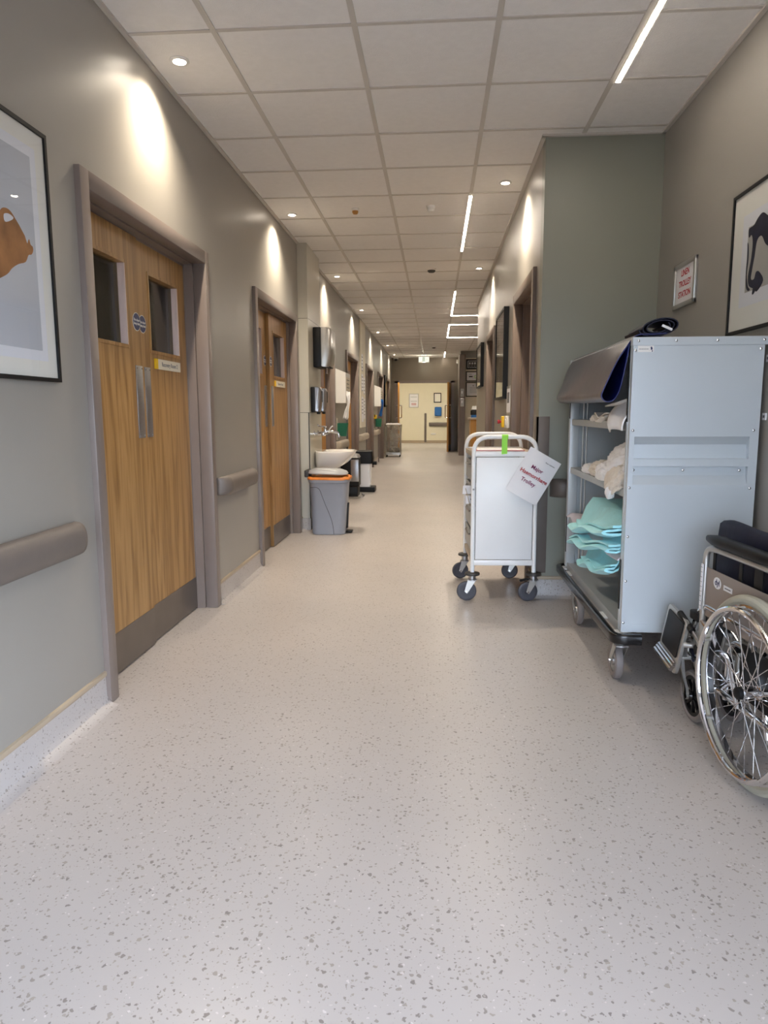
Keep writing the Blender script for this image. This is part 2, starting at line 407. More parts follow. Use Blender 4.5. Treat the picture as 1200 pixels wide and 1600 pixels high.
struct(MB().box(-3.45,-1.54,YE,YE+.15,0,ZC+.1,'cream_wall').box(.8,3.2,YE,YE+.15,0,ZC+.1,'cream_wall').build('wall_beyond_near', smooth=0))
# the glazed end of the corridor behind the viewer: daylight comes in here
w = MB(); w.box(-3.45,-1.25,Y0-.15,Y0,0,ZC+.1,'wall'); w.box(1.25,1.47,Y0-.15,Y0,0,ZC+.1,'wall'); w.box(-1.25,1.25,Y0-.15,Y0,2.1,ZC+.1,'wall')
struct(w.build('wall_behind', smooth=0))
w = MB()
for x in (-1.22,-.41,.41,1.22): w.box(x-.03,x+.03,Y0-.1,Y0-.04,0,2.1,'frame')
for z in (.03,2.07): w.box(-1.25,1.25,Y0-.1,Y0-.04,z-.03,z+.03,'frame')
struct(w.build('window_1', smooth=0))
# coved skirting and its beige capping strip
def skirting(mb, cap, a, b, nrm):
    """run from a to b (xy); nrm points into the corridor"""
    a, b, n = V((*a,0)), V((*b,0)), V((*nrm,0)); d = (b-a).normalized()
    prof = [(0,0),(.055,0),(.03,.004),(.014,.014),(.006,.034),(.004,.118),(0,.118)]
    mb.loft([[a+n*p+ZAX*q for p,q in prof],[b+n*p+ZAX*q for p,q in prof]],'floor')
    pc = [(0,.116),(.008,.117),(.011,.126),(.009,.136),(0,.139)]
    cap.loft([[a+n*p+ZAX*q for p,q in pc],[b+n*p+ZAX*q for p,q in pc]],'cap')
s, c = MB(), MB(); y = Y0
for _, a, b in LEFT_DOORS: skirting(s,c,(XL,y),(XL,a),(1,0)); y = b
skirting(s,c,(XL,y),(XL,YE),(1,0))
o = struct(s.build('baseboard_left')); c.build('capping_strip', o)
s, c = MB(), MB(); y = YR
for _, a, b in RIGHT_DOORS: skirting(s,c,(XR,y),(XR,a),(-1,0)); y = b
skirting(s,c,(XR,y),(XR,11.25),(-1,0))
o = struct(s.build('baseboard_right')); c.build('capping_strip', o)
s, c = MB(), MB(); skirting(s,c,(XA,Y0),(XA,YR),(-1,0)); o = struct(s.build('baseboard_alcove')); c.build('capping_strip', o)
s, c = MB(), MB(); skirting(s,c,(XR,YR),(XA,YR),(0,-1)); o = struct(s.build('baseboard_return')); c.build('capping_strip', o)
s = MB(); s.box(-2.6,2.6,YB-.008,YB,0,.1,'cap'); struct(s.build('baseboard_end', smooth=0))

# ------------------------------------------------------------------ doors
def room_name_sign(mb, xf, y0, y1, z0, z1, txt):
    mb.box(xf,xf+.007,y0+.035,y1,z0,z1,'cream'); mb.box(xf,xf+.0075,y0,y0+.035,z0,z1,'yellow')
    mb.text(txt,.031,(xf+.0072,(y0+y1)/2+.02,(z0+z1)/2),YAX,ZAX,'greyprint')
def door_left(n, y0, y1, sign=None, proud=0, detail=True):
    root = bpy.data.objects.new('door_%d' % n, None); COL.objects.link(root); root.location = (XL,(y0+y1)/2,0); root['kind'] = 'structure'; root.empty_display_size = .05
    ORG[root] = V(root.location)
    f = MB(); fm = 'frame'
    f.box(XL-.05,XL+.024,y0,y0+.07,.0,ZD,fm,.004); f.box(XL-.05,XL+.024,y1-.07,y1,.0,ZD,fm,.004); f.box(XL-.05,XL+.0235,y0+.06,y1-.06,ZD-.07,ZD,fm,.004)
    for (d0,d1,e) in ((.05,.10,.081),(.10,.20,.093)):
        f.box(XL-d1,XL-d0,y0+.03,y0+e,0,ZD-.03,fm); f.box(XL-d1,XL-d0,y1-e,y1-.03,0,ZD-.03,fm); f.box(XL-d1,XL-d0,y0+.03,y1-.03,ZD-e+.005,ZD-.03,fm)
    f.build('door_frame', root)
    mid = (y0+y1)/2; zt = ZD-.085; e = .083 if detail else .083
    xs = [XL-.102, XL-.102]
    if proud == 1: xs[0] += .012
    if proud == 2: xs[1] += .028
    wood = 'oak' if detail else 'oak_far'
    for i, (a, b) in enumerate(((y0+e, mid-.002), (mid+.002, y1-e))):
        xf = xs[i]; xb = xf-.05
        va, vb = (a+.125, b-.155) if i == 0 else (a+.146, b-.128)
        z0, z1 = 1.492, 1.862
        L = MB()
        for q in ((a,b,.008,z0),(a,b,z1,zt),(a,va,z0,z1),(vb,b,z0,z1)): L.box(xb,xf,q[0],q[1],q[2],q[3],wood)
        leaf = L.build('door_leaf', root, smooth=0)
        r = MB(); t = .014
        r.box(xb,xf+.004,va-.004,vb+.004,z0-t,z0+.002,wood); r.box(xb,xf+.004,va-.004,vb+.004,z1-.002,z1+t,wood)
        r.box(xb,xf+.004,va-t,va+.002,z0-t,z1+t,wood); r.box(xb,xf+.004,vb+.006,vb+t,z0-t,z1+t,wood)
        r.box(xf-.030,xf+.003,vb-.002,vb+.006,z0,z1,'lit_reveal')  # only the far reveal is paler: window light painted into its colour
        r.build('glazing_bead', leaf, smooth=0)
        MB().box(xf-.036,xf-.030,va,vb,z0,z1,'pane').build('glass_pane', leaf, smooth=0)
        MB().box(xf,xf+.002,a+.004,b-.003,.01,.195,'kick').build('kick_plate', leaf, smooth=0)
        ya, yb = (b-.082, b-.006) if i == 0 else (a+.045, a+.115)
        p = MB(); p.box(xf,xf+.004,ya,yb,1.058,1.404,'steel',.001)
        for zz in (1.07,1.392):
            for yy in (ya+.01, yb-.01): p.lathe([(.004,.004),(.0035,.0055),(.001,.006)],(xf,yy,zz),XAX,'chrome',8)
        p.build('finger_plate', leaf)
        if detail:
            cy = b-.043 if i == 0 else a+.050
            d = MB(); d.prism(circ(.043,28),(xf,cy,1.61),YAX,ZAX,.0015,'white'); d.prism(circ(.040,28),(xf+.0004,cy,1.61),YAX,ZAX,.0015,'blue')
            d.text('Fire door\nkeep shut',.0175,(xf+.0021,cy,1.61),YAX,ZAX,'white',space=.95); d.build('fire_door_sign', leaf)
            if i == 1 and sign:
                d = MB(); room_name_sign(d, xf, a+.178, b-.132, 1.403, 1.455, sign); d.build('room_name_sign', leaf, smooth=0)
    return root
door_left(1,2.672,4.175,'Recovery Room 2',1); door_left(2,5.24,6.84,'Recovery Room 1',2)
for n, a, b in LEFT_DOORS[2:]: door_left(n,a,b,None,0,False)
def door_right(n, y0, y1):
    root = bpy.data.objects.new('door_%d' % n, None); COL.objects.link(root); root.location = (XR,(y0+y1)/2,0); root['kind'] = 'structure'; root.empty_display_size = .05
    ORG[root] = V(root.location); f = MB(); fm = 'frame_wood'
    f.box(XR-.024,XR+.05,y0,y0+.07,0,ZD,fm,.004); f.box(XR-.024,XR+.05,y1-.07,y1,0,ZD,fm,.004); f.box(XR-.0235,XR+.05,y0+.06,y1-.06,ZD-.07,ZD,fm,.004)
    for (d0,d1,e) in ((.05,.11,.081),(.11,.18,.093)):
        f.box(XR+d0,XR+d1,y0+.03,y0+e,0,ZD-.03,fm); f.box(XR+d0,XR+d1,y1-e,y1-.03,0,ZD-.03,fm); f.box(XR+d0,XR+d1,y0+.03,y1-.03,ZD-e+.005,ZD-.03,fm)
    f.build('door_frame', root)
    leaf = MB().box(XR+.112,XR+.156,y0+.085,y1-.085,.008,ZD-.085,'oak').box(XR+.104,XR+.112,y0+.085,y0+.125,.008,ZD-.09,'white').build('door_leaf', root, smooth=0)
    h = MB(); yy = y0+.15
    h.tube([(XR+.112,yy,1.0),(XR+.05,yy,1.0)],.009,'chrome'); h.tube(fillet([(XR+.058,yy,1.0),(XR+.055,yy+.005,1.0),(XR+.055,yy+.13,1.0)],.02),.009,'chrome')
    h.lathe([(.026,0),(.026,.008),(.01,.009)],(XR+.112,yy,1.0),(-1,0,0),'chrome'); h.build('door_handle', leaf)
    MB().box(XR+.110,XR+.112,y0+.09,y1-.09,.01,.195,'kick').build('kick_plate', leaf, smooth=0)
for n,a,b in RIGHT_DOORS: door_right(n,a,b)

# the open pair of doors at the far end
root = bpy.data.objects.new('door_10', None); COL.objects.link(root); root.location = (-.345,YE,0); root['kind'] = 'structure'; ORG[root] = V(root.location); root.empty_display_size = .05
f = MB()
f.box(-1.235,-1.12,YE-.025,YE+.17,0,2.09,'frame'); f.box(.43,.545,YE-.025,YE+.17,0,2.09,'frame'); f.box(-1.235,.545,YE-.025,YE+.17,2.03,2.10,'frame'); f.build('door_frame', root, smooth=0)
def open_leaf(hx, ang, side):
    c, sn = math.cos(ang), math.sin(ang); d = V((side*c,-sn,0)); n = V((0,0,1)).cross(d)
    h = V((hx,YE-.03,0))
    leaf = MB().obox(h+d*.40+V((0,0,1.015)),d,ZAX,.80,2.0,.046,'oak_far').build('door_leaf', root, smooth=0)
    MB().obox(h+d*.40+V((0,0,.11)),d,ZAX,.78,.19,.052,'kick').build('kick_plate', leaf, smooth=0)
    p = MB()
    for sg in (-1,1):
        q = h+d*.72+n*sg*.023
        p.tube(fillet([q+ZAX*1.0,q+n*sg*.06+ZAX*1.0,q+n*sg*.06+ZAX*1.36,q+ZAX*1.36],.03),.013,'chrome')
    p.build('pull_handle', leaf)
open_leaf(.43, math.radians(97), 1) if False else None
open_leaf(.43, math.radians(84), -1)
open_leaf(-1.12, math.radians(87), 1)
# ------------------------------------------------------------------ left wall
def handrail(xw, sx, y0, y1, label, zc=.728, h=.118, d=.085, mat='rail', axis='y', grp='wall handrails'):
    """bumper handrail along y on the wall x = xw (or along x on the wall y = xw), projecting sx*d"""
    def ring(p, k, kz=1.):
        out = []
        for q in range(13):
            a = -PI/2+PI*q/12
            dd = (.028+(d-.028)*abs(math.cos(a))**.55)*k; zz = zc+h/2*math.sin(a)*kz
            out.append((dd, zz, p))
        out += [(.0, zc+h/2*.72*kz, p), (.0, zc-h/2*.72*kz, p)]
        return out
    def W(q):
        return V((xw+sx*q[0], q[2], q[1])) if axis == 'y' else V((q[2], xw+sx*q[0], q[1]))
    c = .075
    loc = V((xw, (y0+y1)/2, zc)) if axis == 'y' else V(((y0+y1)/2, xw, zc))
    t = thing('handrail', label, 'handrail', loc, 0, grp)
    MB().loft([[W(q) for q in ring(p,1)] for p in (y0+c,y1-c)], mat).build('rail', t)
    for e0, sg in ((y0,1),(y1,-1)):
        rs = []
        for k in range(7):
            a = k/6*PI/2; rs.append([W(q) for q in ring(e0+sg*c*(1-math.sin(a)), max(.12,math.cos(a)), .90+.10*math.cos(a))])
        MB().loft(rs, mat).build('end_cap', t)
    return t
handrail(XL,1,.7,2.50,'taupe handrail under the framed print, left of the first double door')
handrail(XL,1,4.24,5.0,'taupe handrail between the two oak double doors')
handrail(XL,1,9.42,10.4,'pale handrail below the first green bag holder',mat='rail_pale')
handrail(XL,1,12.3,13.5,'pale handrail below the cream notice panel',mat='rail_pale')
handrail(XL,1,15.25,16.35,'pale handrail below the far green bag holder',mat='rail_pale')
handrail(YR,-1,.715,1.27,'short taupe handrail on the return wall behind the linen trolley',axis='x',zc=.705)
handrail(XA,-1,-.5,2.0,'taupe handrail on the alcove wall beside the wheelchair') if False else None

# big framed print on the left
def frame_pic(label, c, right, w, h, frame, mat_w, group=None, bar=.018, depth=.028, art=None, printmat='print', category='picture', name='framed_picture', mount='mat', fmat='black', glass=True):
    """c: centre on the wall; right: viewer's right; normal = right x z"""
    r = V(right); n = r.cross(ZAX); c = V(c)
    t = thing(name, label, category, c, 0, group)
    f = MB(); o = c
    for (a0,a1,b0,b1) in ((-w/2,w/2,h/2-bar,h/2),(-w/2,w/2,-h/2,-h/2+bar),(-w/2,-w/2+bar,-h/2+bar,h/2-bar),(w/2-bar,w/2,-h/2+bar,h/2-bar)):
        f.prism([(a0,b0),(a1,b0),(a1,b1),(a0,b1)],o,r,ZAX,depth,fmat)
    f.prism([(-w/2+.004,-h/2+.004),(w/2-.004,-h/2+.004),(w/2-.004,h/2-.004),(-w/2+.004,h/2-.004)],o,r,ZAX,.006,'black')
    f.build('frame', t, smooth=0)
    iw, ih = w-2*bar, h-2*bar
    q = MB(); rim = [(-iw/2,-ih/2),(iw/2,-ih/2),(iw/2,ih/2),(-iw/2,ih/2)]
    q.prism(rim,o+n*.006,r,ZAX,.006,mount)
    if mat_w:
        for (k, d, m) in ((mat_w*.62,.0125,'paper'),):
            pw, ph = iw-2*k, ih-2*k; q.prism([(-pw/2,-ph/2),(pw/2,-ph/2),(pw/2,ph/2),(-pw/2,ph/2)],o+n*.006,r,ZAX,d-.006,m)
    q.build('mount_board', t, smooth=0)
    pw, ph = iw-2*mat_w, ih-2*mat_w
    p = MB(); p.prism([(-pw/2,-ph/2),(pw/2,-ph/2),(pw/2,ph/2),(-pw/2,ph/2)],o+n*.006,r,ZAX,.0075,printmat)
    p.build('print', t, smooth=0)
    if art: art(t, o+n*.0136, r, pw, ph)
    if glass:
        MB().prism(rim,o+n*(depth-.008),r,ZAX,.002,'picglass').build('glass', t, smooth=0)
    return t
def art_left(t, o, r, pw, ph):
    # a loose ochre-brown shape reaching in from the left (coordinates from the right edge of the print)
    k = 1.0
    body = [(-.60,-.10),(-.53,-.19),(-.44,-.175),(-.36,-.165),(-.28,-.13),(-.22,-.105),(-.172,-.082),(-.145,-.06),(-.108,-.04),(-.066,-.025),(-.047,.0),(-.030,.005),(-.018,.018),(-.018,.032),(-.030,.037),(-.036,.052),(-.043,.045),(-.048,.036),(-.055,.046),(-.060,.057),(-.070,.066),(-.088,.083),(-.106,.097),(-.128,.113),(-.15,.118),(-.175,.112),(-.20,.09),(-.26,.06),(-.34,.05),(-.42,.04),(-.54,.03),(-.59,-.03)]
    P = [(p.x+pw/2, p.y-.008) for p in smooth_curve(body,3,True)]
    MB().prism(P,o,r,ZAX,.0006,'bronze').build('painted_figure', t, smooth=0)
    h = [(-.165,.075),(-.135,.085),(-.118,.098),(-.142,.104),(-.168,.096)]
    MB().prism([(p.x+pw/2, p.y-.008) for p in smooth_curve(h,3,True)],o+r.cross(ZAX)*.0004,r,ZAX,.0005,'print').build('painted_gap', t, smooth=0)
frame_pic('large print of an ochre figure in a thin black frame on the left wall', (XL,1.955,1.697), YAX, 1.0, .82, None, .088, art=art_left, bar=.013,depth=.02)

# boxed laminate column carrying the basin services
XP = -1.245
t = thing('services_column','putty-coloured boxed laminate column behind the wash basin','boxed column',(XL,7.35,0))
c = MB(); c.box(XL,XP,6.98,7.72,2.083,ZC,'ips'); c.build('upper_panel', t, smooth=0)
c = MB(); c.box(XL,XP,6.98,7.72,1.176,2.079,'ips'); c.build('middle_panel', t, smooth=0)
c = MB(); c.box(XL,XP-.012,6.98,7.72,.12,1.172,'ips'); c.box(XP-.012,XP,6.995,7.72,.12,1.172,'ips'); c.build('lower_panel', t, smooth=0)
c = MB(); c.box(XL,XP-.004,6.984,7.716,0,2.782,'black'); c.box(XL,XP-.004,6.9835,7.716,0,.118,'floor'); c.build('carcass', t, smooth=0)

# paper towel dispenser, two soap dispensers
def dispenser(label, x, y0, y1, z0, z1, d, cat, lens, grp=None, name='paper_towel_dispenser'):
    t = thing(name, label, cat, (x,(y0+y1)/2,z0), 0, grp); ym = (y0+y1)/2; w = y1-y0
    b = MB(); b.box(x-.002,x+d*.45,y0,y1,z0,z1,'black',.012); b.build('back_case', t)
    prof = [(d*.40,z0+.012),(d*.80,z0+.004),(d*.93,z0+.05),(d*1.0,(z0+z1)/2),(d*.97,z1-.03),(d*.86,z1-.004),(d*.40,z1-.002)]
    def sec(y, k): return [V((x+a*k if a > d*.5 else x+a, y, z)) for a, z in prof]
    b = MB(); b.loft([sec(y0+.004,.82),sec(y0+.02,.96),sec(y0+w*.3,1.),sec(y1-w*.3,1.),sec(y1-.02,.96),sec(y1-.004,.82)],'steel' if lens else 'silver'); b.build('front_cover', t, smooth=50)
    if lens:
        b = MB(); b.obox((x+d*.99,ym,(z0+z1)/2+.03),YAX,ZAX,.03,(z1-z0)*.45,.01,'black',.003); b.build('level_window', t)
        b = MB(); b.box(x+d*.5,x+d*.78,ym-.03,ym+.03,z0-.02,z0+.02,'black',.006); b.build('nozzle', t)
    else:
        b = MB(); b.box(x+d*.35,x+d*.85,ym-.12,ym+.12,z0-.002,z0+.012,'black',.003); b.build('outlet', t)
        vs = [[V((x+d*.62+.01*math.sin(q*.9+s*2),ym-.09+.02*q,z0-.05*s-(.01 if q%2 else 0))) for q in range(6)] for s in (-.2,.5,1.)]
        b = MB(); b.loft(vs,'paper',cap=False,closed=False); p = b.build('paper_towel', t)
        md = p.modifiers.new('thick','SOLIDIFY'); md.thickness = .0015
    return t
dispenser('tall black and silver paper towel dispenser high on the boxed column', XP, 7.25,7.62,1.63,2.03,.19,'paper towel dispenser',False)
dispenser('nearer of two small soap dispensers above the basin taps', XP, 7.06,7.20,1.178,1.428,.105,'soap dispenser',True,'soap dispensers on the boxed column','soap_dispenser')
dispenser('farther of two small soap dispensers above the basin taps', XP, 7.40,7.54,1.178,1.428,.105,'soap dispenser',True,'soap dispensers on the boxed column','soap_dispenser')

# taps
t = thing('basin_taps','chrome wall-mounted lever mixer taps above the white basin','taps',(XP,7.35,.96))
b = MB()
for yy in (7.24,7.46): b.lathe([(.03,-.004),(.03,.006),(.016,.010),(.016,.085)],(XP,yy,.96),XAX,'chrome')
b.lathe([(.012,-.16),(.021,-.155),(.021,-.09),(.026,-.085),(.026,.085),(.021,.09),(.021,.155),(.012,.16)],(XP+.095,7.35,.96),YAX,'chrome',18); b.build('mixer_body', t)
MB().tube(fillet([(XP+.09,7.35,.955),(XP+.09,7.35,.985),(XP+.18,7.35,.975),(XP+.236,7.35,.965),(XP+.240,7.35,.925)],.022),[.015]*3+[.012]*30 if False else .0125,'chrome',14).lathe([(.016,0),(.018,.02),(.013,.024)],(XP+.240,7.35,.912),ZAX,'chrome').build('spout', t)
MB().lathe([(.020,.0),(.022,.03),(.014,.045)],(XP+.10,7.35,.985),ZAX,'chrome').tube([(XP+.10,7.35,1.028),(XP+.035,7.33,1.034),(XP+.02,7.325,1.05)],[.008,.008,.011],'chrome',10).build('lever', t)
MB().tube([(XP+.095,7.51,.965),(XP+.13,7.52,1.02),(XP+.15,7.52,1.035)],[.009,.008,.011],'chrome',10).build('lever', t)

# basin
t = thing('wash_basin','white ceramic wash basin hung on the boxed column','basin',(XP,7.36,.775))
rings = []
def bring(x0,x1,hw,z,n=28):
    out = []
    for k in range(n):
        a = 2*PI*k/n; cx, sy = math.cos(a), math.sin(a)
        x = (x0+x1)/2+(x1-x0)/2*(abs(cx)**.6)*(1 if cx>0 else -1); y = 7.36+hw*(abs(sy)**.7)*(1 if sy>0 else -1)
        out.append(V((x,y,z)))
    return out
xo = XP
prof = [(xo,xo+.16,.10,.578),(xo,xo+.24,.17,.60),(xo,xo+.33,.215,.66),(xo,xo+.385,.245,.72),(xo,xo+.415,.255,.765),(xo,xo+.42,.255,.778),(xo+.006,xo+.413,.25,.782),(xo+.075,xo+.395,.228,.776),(xo+.085,xo+.38,.215,.75),(xo+.10,xo+.34,.18,.68),(xo+.15,xo+.28,.10,.64),(xo+.19,xo+.24,.03,.632)]
MB().loft([bring(*p) for p in prof],'ceramic').build('bowl', t, smooth=60)
MB().lathe([(.022,0),(.022,.003),(.008,.004)],(xo+.215,7.36,.6315),ZAX,'chrome').build('waste', t)
MB().tube(fillet([(xo+.10,7.36,.585),(xo+.10,7.36,.50),(xo+.0,7.36,.47)],.05),.022,'white').build('trap_pipe', t)

# grey pedal bin with the orange liner
t = thing('pedal_bin','large grey plastic pedal bin with an orange liner under its lid','bin',(-1.03,6.84,0))
def rr_ring(x0,x1,y0,y1,z,r=.05): return [V(((x0+x1)/2+a,(y0+y1)/2+b,z)) for a,b in rrect(x1-x0,y1-y0,r,5)]
b = MB(); b.loft([rr_ring(-1.192,-.875,6.69,6.93,.004,.07),rr_ring(-1.194,-.872,6.688,6.935,.02,.07),rr_ring(-1.212,-.842,6.672,6.95,.50,.07),rr_ring(-1.214,-.84,6.67,6.952,.505,.07),rr_ring(-1.222,-.825,6.662,6.958,.512,.07),rr_ring(-1.225,-.822,6.66,6.96,.548,.07),rr_ring(-1.21,-.836,6.674,6.946,.55,.06),rr_ring(-1.19,-.86,6.69,6.93,.30,.06)],'bin')
b.build('body', t)
# moulded groove on the side facing the viewer
gp = smooth_curve([(-1.195,.462),(-1.14,.465),(-1.105,.44),(-1.085,.385),(-1.05,.29),(-1.01,.19),(-.985,.10),(-.975,.006)],6)
b = MB(); b.tube([(p.x,6.672+.036*(1-p.y/.5)*.5-.0008,p.y) for p in gp],.0022,'grille',6); b.build('groove', t)
b = MB()
for k in range(24): pass
rg = []
for dz, ex, wob in ((-.012,.002,.003),(.0,.005,.003),(.014,.001,.005),(.012,-.02,.004),(-.06,-.035,.0)):
    ring = rr_ring(-1.226-ex,-.821+ex,6.659-ex,6.961+ex,.548+dz,.07)
    rg.append([p+V((0,0,wob*math.sin(i*2.3)+wob*.6*math.sin(i*5.1))) for i,p in enumerate(ring)])
b.loft(rg,'orange',cap=False); b.build('liner', t)
def lid(p): return V((p.x, p.y, p.z+(p.x+1.23)*-.035))
b = MB(); b.loft([[lid(q) for q in rr_ring(-1.225,-.855,6.675,6.945,.592,.08)],[lid(q) for q in rr_ring(-1.228,-.85,6.67,6.95,.600,.08)],[lid(q) for q in rr_ring(-1.22,-.862,6.68,6.94,.622,.08)],[lid(q) for q in rr_ring(-1.18,-.91,6.71,6.91,.640,.07)],[lid(q) for q in rr_ring(-1.13,-1.0,6.76,6.86,.645,.04)]],'binlid'); b.build('lid', t, smooth=50)
b = MB(); b.box(-1.262,-1.215,6.72,6.90,.555,.625,'grille',.012); b.lathe([(.012,0),(.012,.22)],(-1.245,6.70,.612),YAX,'grille'); b.build('hinge', t)
b = MB(); b.box(-.87,-.81,6.78,6.88,.012,.026,'black',.004); b.tube([(-.872,6.96-.06,.02),(-.85,6.885,.02)],.006,'steel'); b.build('pedal', t)
b = MB(); b.box(-.856,-.842,6.80,6.86,.05,.30,'black',.004); b.move(lambda p: V((p.x+(p.z-.3)*.055,p.y,p.z))).build('pedal_rod_cover', t)

# slim steel pedal bin and white swing bin
t = thing('pedal_bin','slim black pedal bin with a steel front beyond the wash basin','bin',(-1.15,9.72,0),0)
b = MB(); b.box(-1.30,-1.045,9.60,9.86,.16,.56,'black',.02); b.build('body', t)
b = MB(); b.box(-1.155,-1.045,9.588,9.602,.235,.535,'steel',.004); b.build('front_panel', t)
b = MB(); b.box(-1.31,-1.06,9.59,9.87,.02,.165,'black',.015); b.build('base', t)
b = MB(); b.loft([rr_ring(-1.30,-1.04,9.595,9.865,.56,.03),rr_ring(-1.29,-1.06,9.61,9.85,.60,.04),rr_ring(-1.22,-1.12,9.68,9.80,.615,.03)],'steel'); b.build('lid', t)
MB().tube(fillet([(-1.20,9.60,.045),(-1.20,9.50,.03),(-.985,9.50,.03),(-.965,9.52,.05),(-1.0,9.62,.06)],.05),.010,'chrome').build('pedal', t)
t = thing('waste_bin','white bin with a black lid and black base, farther along the left wall','bin',(-1.11,10.52,0))
b = MB(); b.loft([rr_ring(-1.25,-.965,10.41,10.63,.06,.03),rr_ring(-1.27,-.955,10.40,10.64,.45,.03)],'binwhite'); b.build('body', t)
b = MB(); b.box(-1.285,-.895,10.38,10.66,0.0,.075,'black',.01); b.build('base', t)
b = MB(); b.loft([rr_ring(-1.275,-.93,10.39,10.65,.42,.03),rr_ring(-1.275,-.92,10.385,10.655,.50,.03),rr_ring(-1.262,-.935,10.40,10.64,.60,.03),rr_ring(-1.25,-.95,10.42,10.62,.61,.03)],'black'); b.box(-.935,-.87,10.44,10.52,.40,.45,'black',.01); b.build('lid', t)

# glove and apron dispensers with green bag holders under them
def apron_box(y, label, pl, sheet, k):
    t = thing('apron_dispenser', label, 'dispenser', (XL,y,1.3), 0, 'white apron dispensers on the left wall')
    sec = [(XL+.002,1.298),(XL+.138,1.298),(XL+.14,1.30),(XL+.14,1.69),(XL+.135,1.70),(XL+.002,1.755)]
    MB().loft([[V((a,yy,z)) for a,z in sec] for yy in (y,y+.5)],'white').build('case', t, smooth=0)
    b = MB(); b.box(XL+.1395,XL+.142,y+.05,y+.45,1.40,1.64,'cream'); 
    for q in range(4): b.box(XL+.1418,XL+.1425,y+.10,y+.40-.05*(q%2),1.60-.05*q,1.61-.05*q,'greyprint')
    b.prism([(0,0),(.05,0),(.025,.045)],(XL+.142,y+.2,1.41),YAX,ZAX,.0006,'black'); b.build('printed_front', t, smooth=0)
    pts = []
    rows = [(1.46,.0,.06),(1.40,.005,.055),(1.33,.01,.03),(1.27,.0,.028),(1.20,-.02,.05),(1.12,-.035,.075),(1.09,-.05,.06)]
    for z, off, w in rows:
        pts.append([V((XL+.165+off+w*(q/6-.5)*.9, y+.06+.018*math.sin(q*1.9+z*9), z-.02*(q/6))) for q in range(7)])
    b = MB(); b.loft(pts, sheet, cap=False, closed=False); o = b.build('hanging_apron', t); md = o.modifiers.new('thick','SOLIDIFY'); md.thickness = .004
    return t
apron_box(9.50,'white apron dispenser between the third and fourth doors, white apron hanging',None,'linen',1)
apron_box(15.55,'white apron dispenser farther down the left wall, blue apron hanging',None,'bluepl',1)
def green_holder(y, label):
    t = thing('bag_holder', label, 'bag holder', (XL,y,.86), 0, 'green bag holders')
    b = MB(); z0, z1 = .855, 1.03
    def rg(z, k): return [V((XL+a,y+q,z)) for a,q in ((.022,0),(.155*k,0),(.155*k,.10),(.022,.10))]
    b.loft([rg(z0,.90),rg(z1,1.05),[V(((p.x*.94-.06*.0+ (XL+.088)*.06),p.y+(.008 if p.y<y+.05 else -.008),p.z)) for p in rg(z1,1.03)],[V(((p.x*.94+(XL+.088)*.06),p.y+(.008 if p.y<y+.05 else -.008),p.z)) for p in rg(z0+.02,.9)]],'green'); b.build('tray', t, smooth=0)
    MB().box(XL,XL+.024,y+.03,y+.07,.80,1.10,'rail_pale').build('wall_plate', t, smooth=0)
green_holder(9.50,'dark green bag holder nearest the basin, under the white apron')
green_holder(15.55,'dark green bag holder farther down, under the blue apron')
t = thing('glove_box','small yellow box above the far green bag holder','box',(XL,15.5,1.06)); MB().box(XL-.002,XL+.055,15.46,15.54,1.03,1.11,'yellow',.004).build('carton', t); MB().box(XL+.01,XL+.03,15.455,15.462,1.06,1.12,'black').build('opening', t)

# tall cream notice panel
t = thing('notice_board','tall cream glossy notice panel on the left wall with pinned papers','notice board',(XL,13.0,.9))
MB().box(XL,XL+.02,12.56,13.42,.90,ZC-.012,'cream').build('board', t, smooth=0)
b = MB()
for (y0,y1,z0,z1) in ((12.68,13.0,1.0,1.45),(13.05,13.32,1.05,1.42),(12.70,13.0,1.55,1.85),(13.04,13.3,1.5,1.8),(12.7,12.98,1.92,2.2)):
    b.box(XL+.02,XL+.0215,y0,y1,z0,z1,'paper'); 
    for q in range(5): b.box(XL+.0214,XL+.022,y0+.04,y1-.04-.03*(q%3),z1-.06-q*.06,z1-.045-q*.06,'greyprint')
b.build('pinned_papers', t, smooth=0)
t = thing('wall_screen','thin dark screen edge mounted high beside the far apron dispenser','wall screen',(XL,18.32,1.3))
MB().box(XL,XL+.06,18.14,18.2,1.30,2.10,'black',.004).box(XL,XL+.05,18.14,18.9,1.30,2.10,'black',.004).build('casing', t); MB().box(XL+.05,XL+.052,18.22,18.88,1.34,2.06,'blackgloss').build('screen', t)

# sack holder with a clear bag
SX, SY = -1.11, 18.72
t = thing('sack_holder','wheeled sack holder with a clear bag at the far left wall','sack holder',(SX,SY,0))
for xx in (-.19,.19): MB().tube(fillet([(SX+xx,SY-.16,.10),(SX+xx,SY-.16,.80),(SX+xx,SY+.16,.80),(SX+xx,SY+.16,.10)],.03),.012,'silver').build('side_frame', t)
b = MB(); b.loft([rr_ring(SX-.21,SX+.21,SY-.19,SY+.19,.06,.03),rr_ring(SX-.21,SX+.21,SY-.19,SY+.19,.12,.03)],'silver'); b.build('base', t)
b = MB()
rg = []
for z, k in ((.13,.78),(.2,.86),(.35,.92),(.5,.95),(.65,.97),(.78,1.02),(.84,1.06),(.845,1.02),(.78,.98)):
    rg.append([V((SX+a*k*(1+.05*math.sin(i*1.7+z*11)),SY+c*k*(1+.05*math.cos(i*2.1+z*13)),z+.006*math.sin(i*3.3))) for i,(a,c) in enumerate(rrect(.42,.36,.08,5))])
b.loft(rg,'bagfilm',cap=False); b.build('clear_bag', t)
b = MB(); b.loft([[V((SX+.02+a*k,SY+c*k,z)) for a,c in rrect(.30,.24,.08,4)] for z,k in ((.125,.9),(.16,1.),(.24,.8),(.27,.3))],'grille'); b.build('rubbish', t)
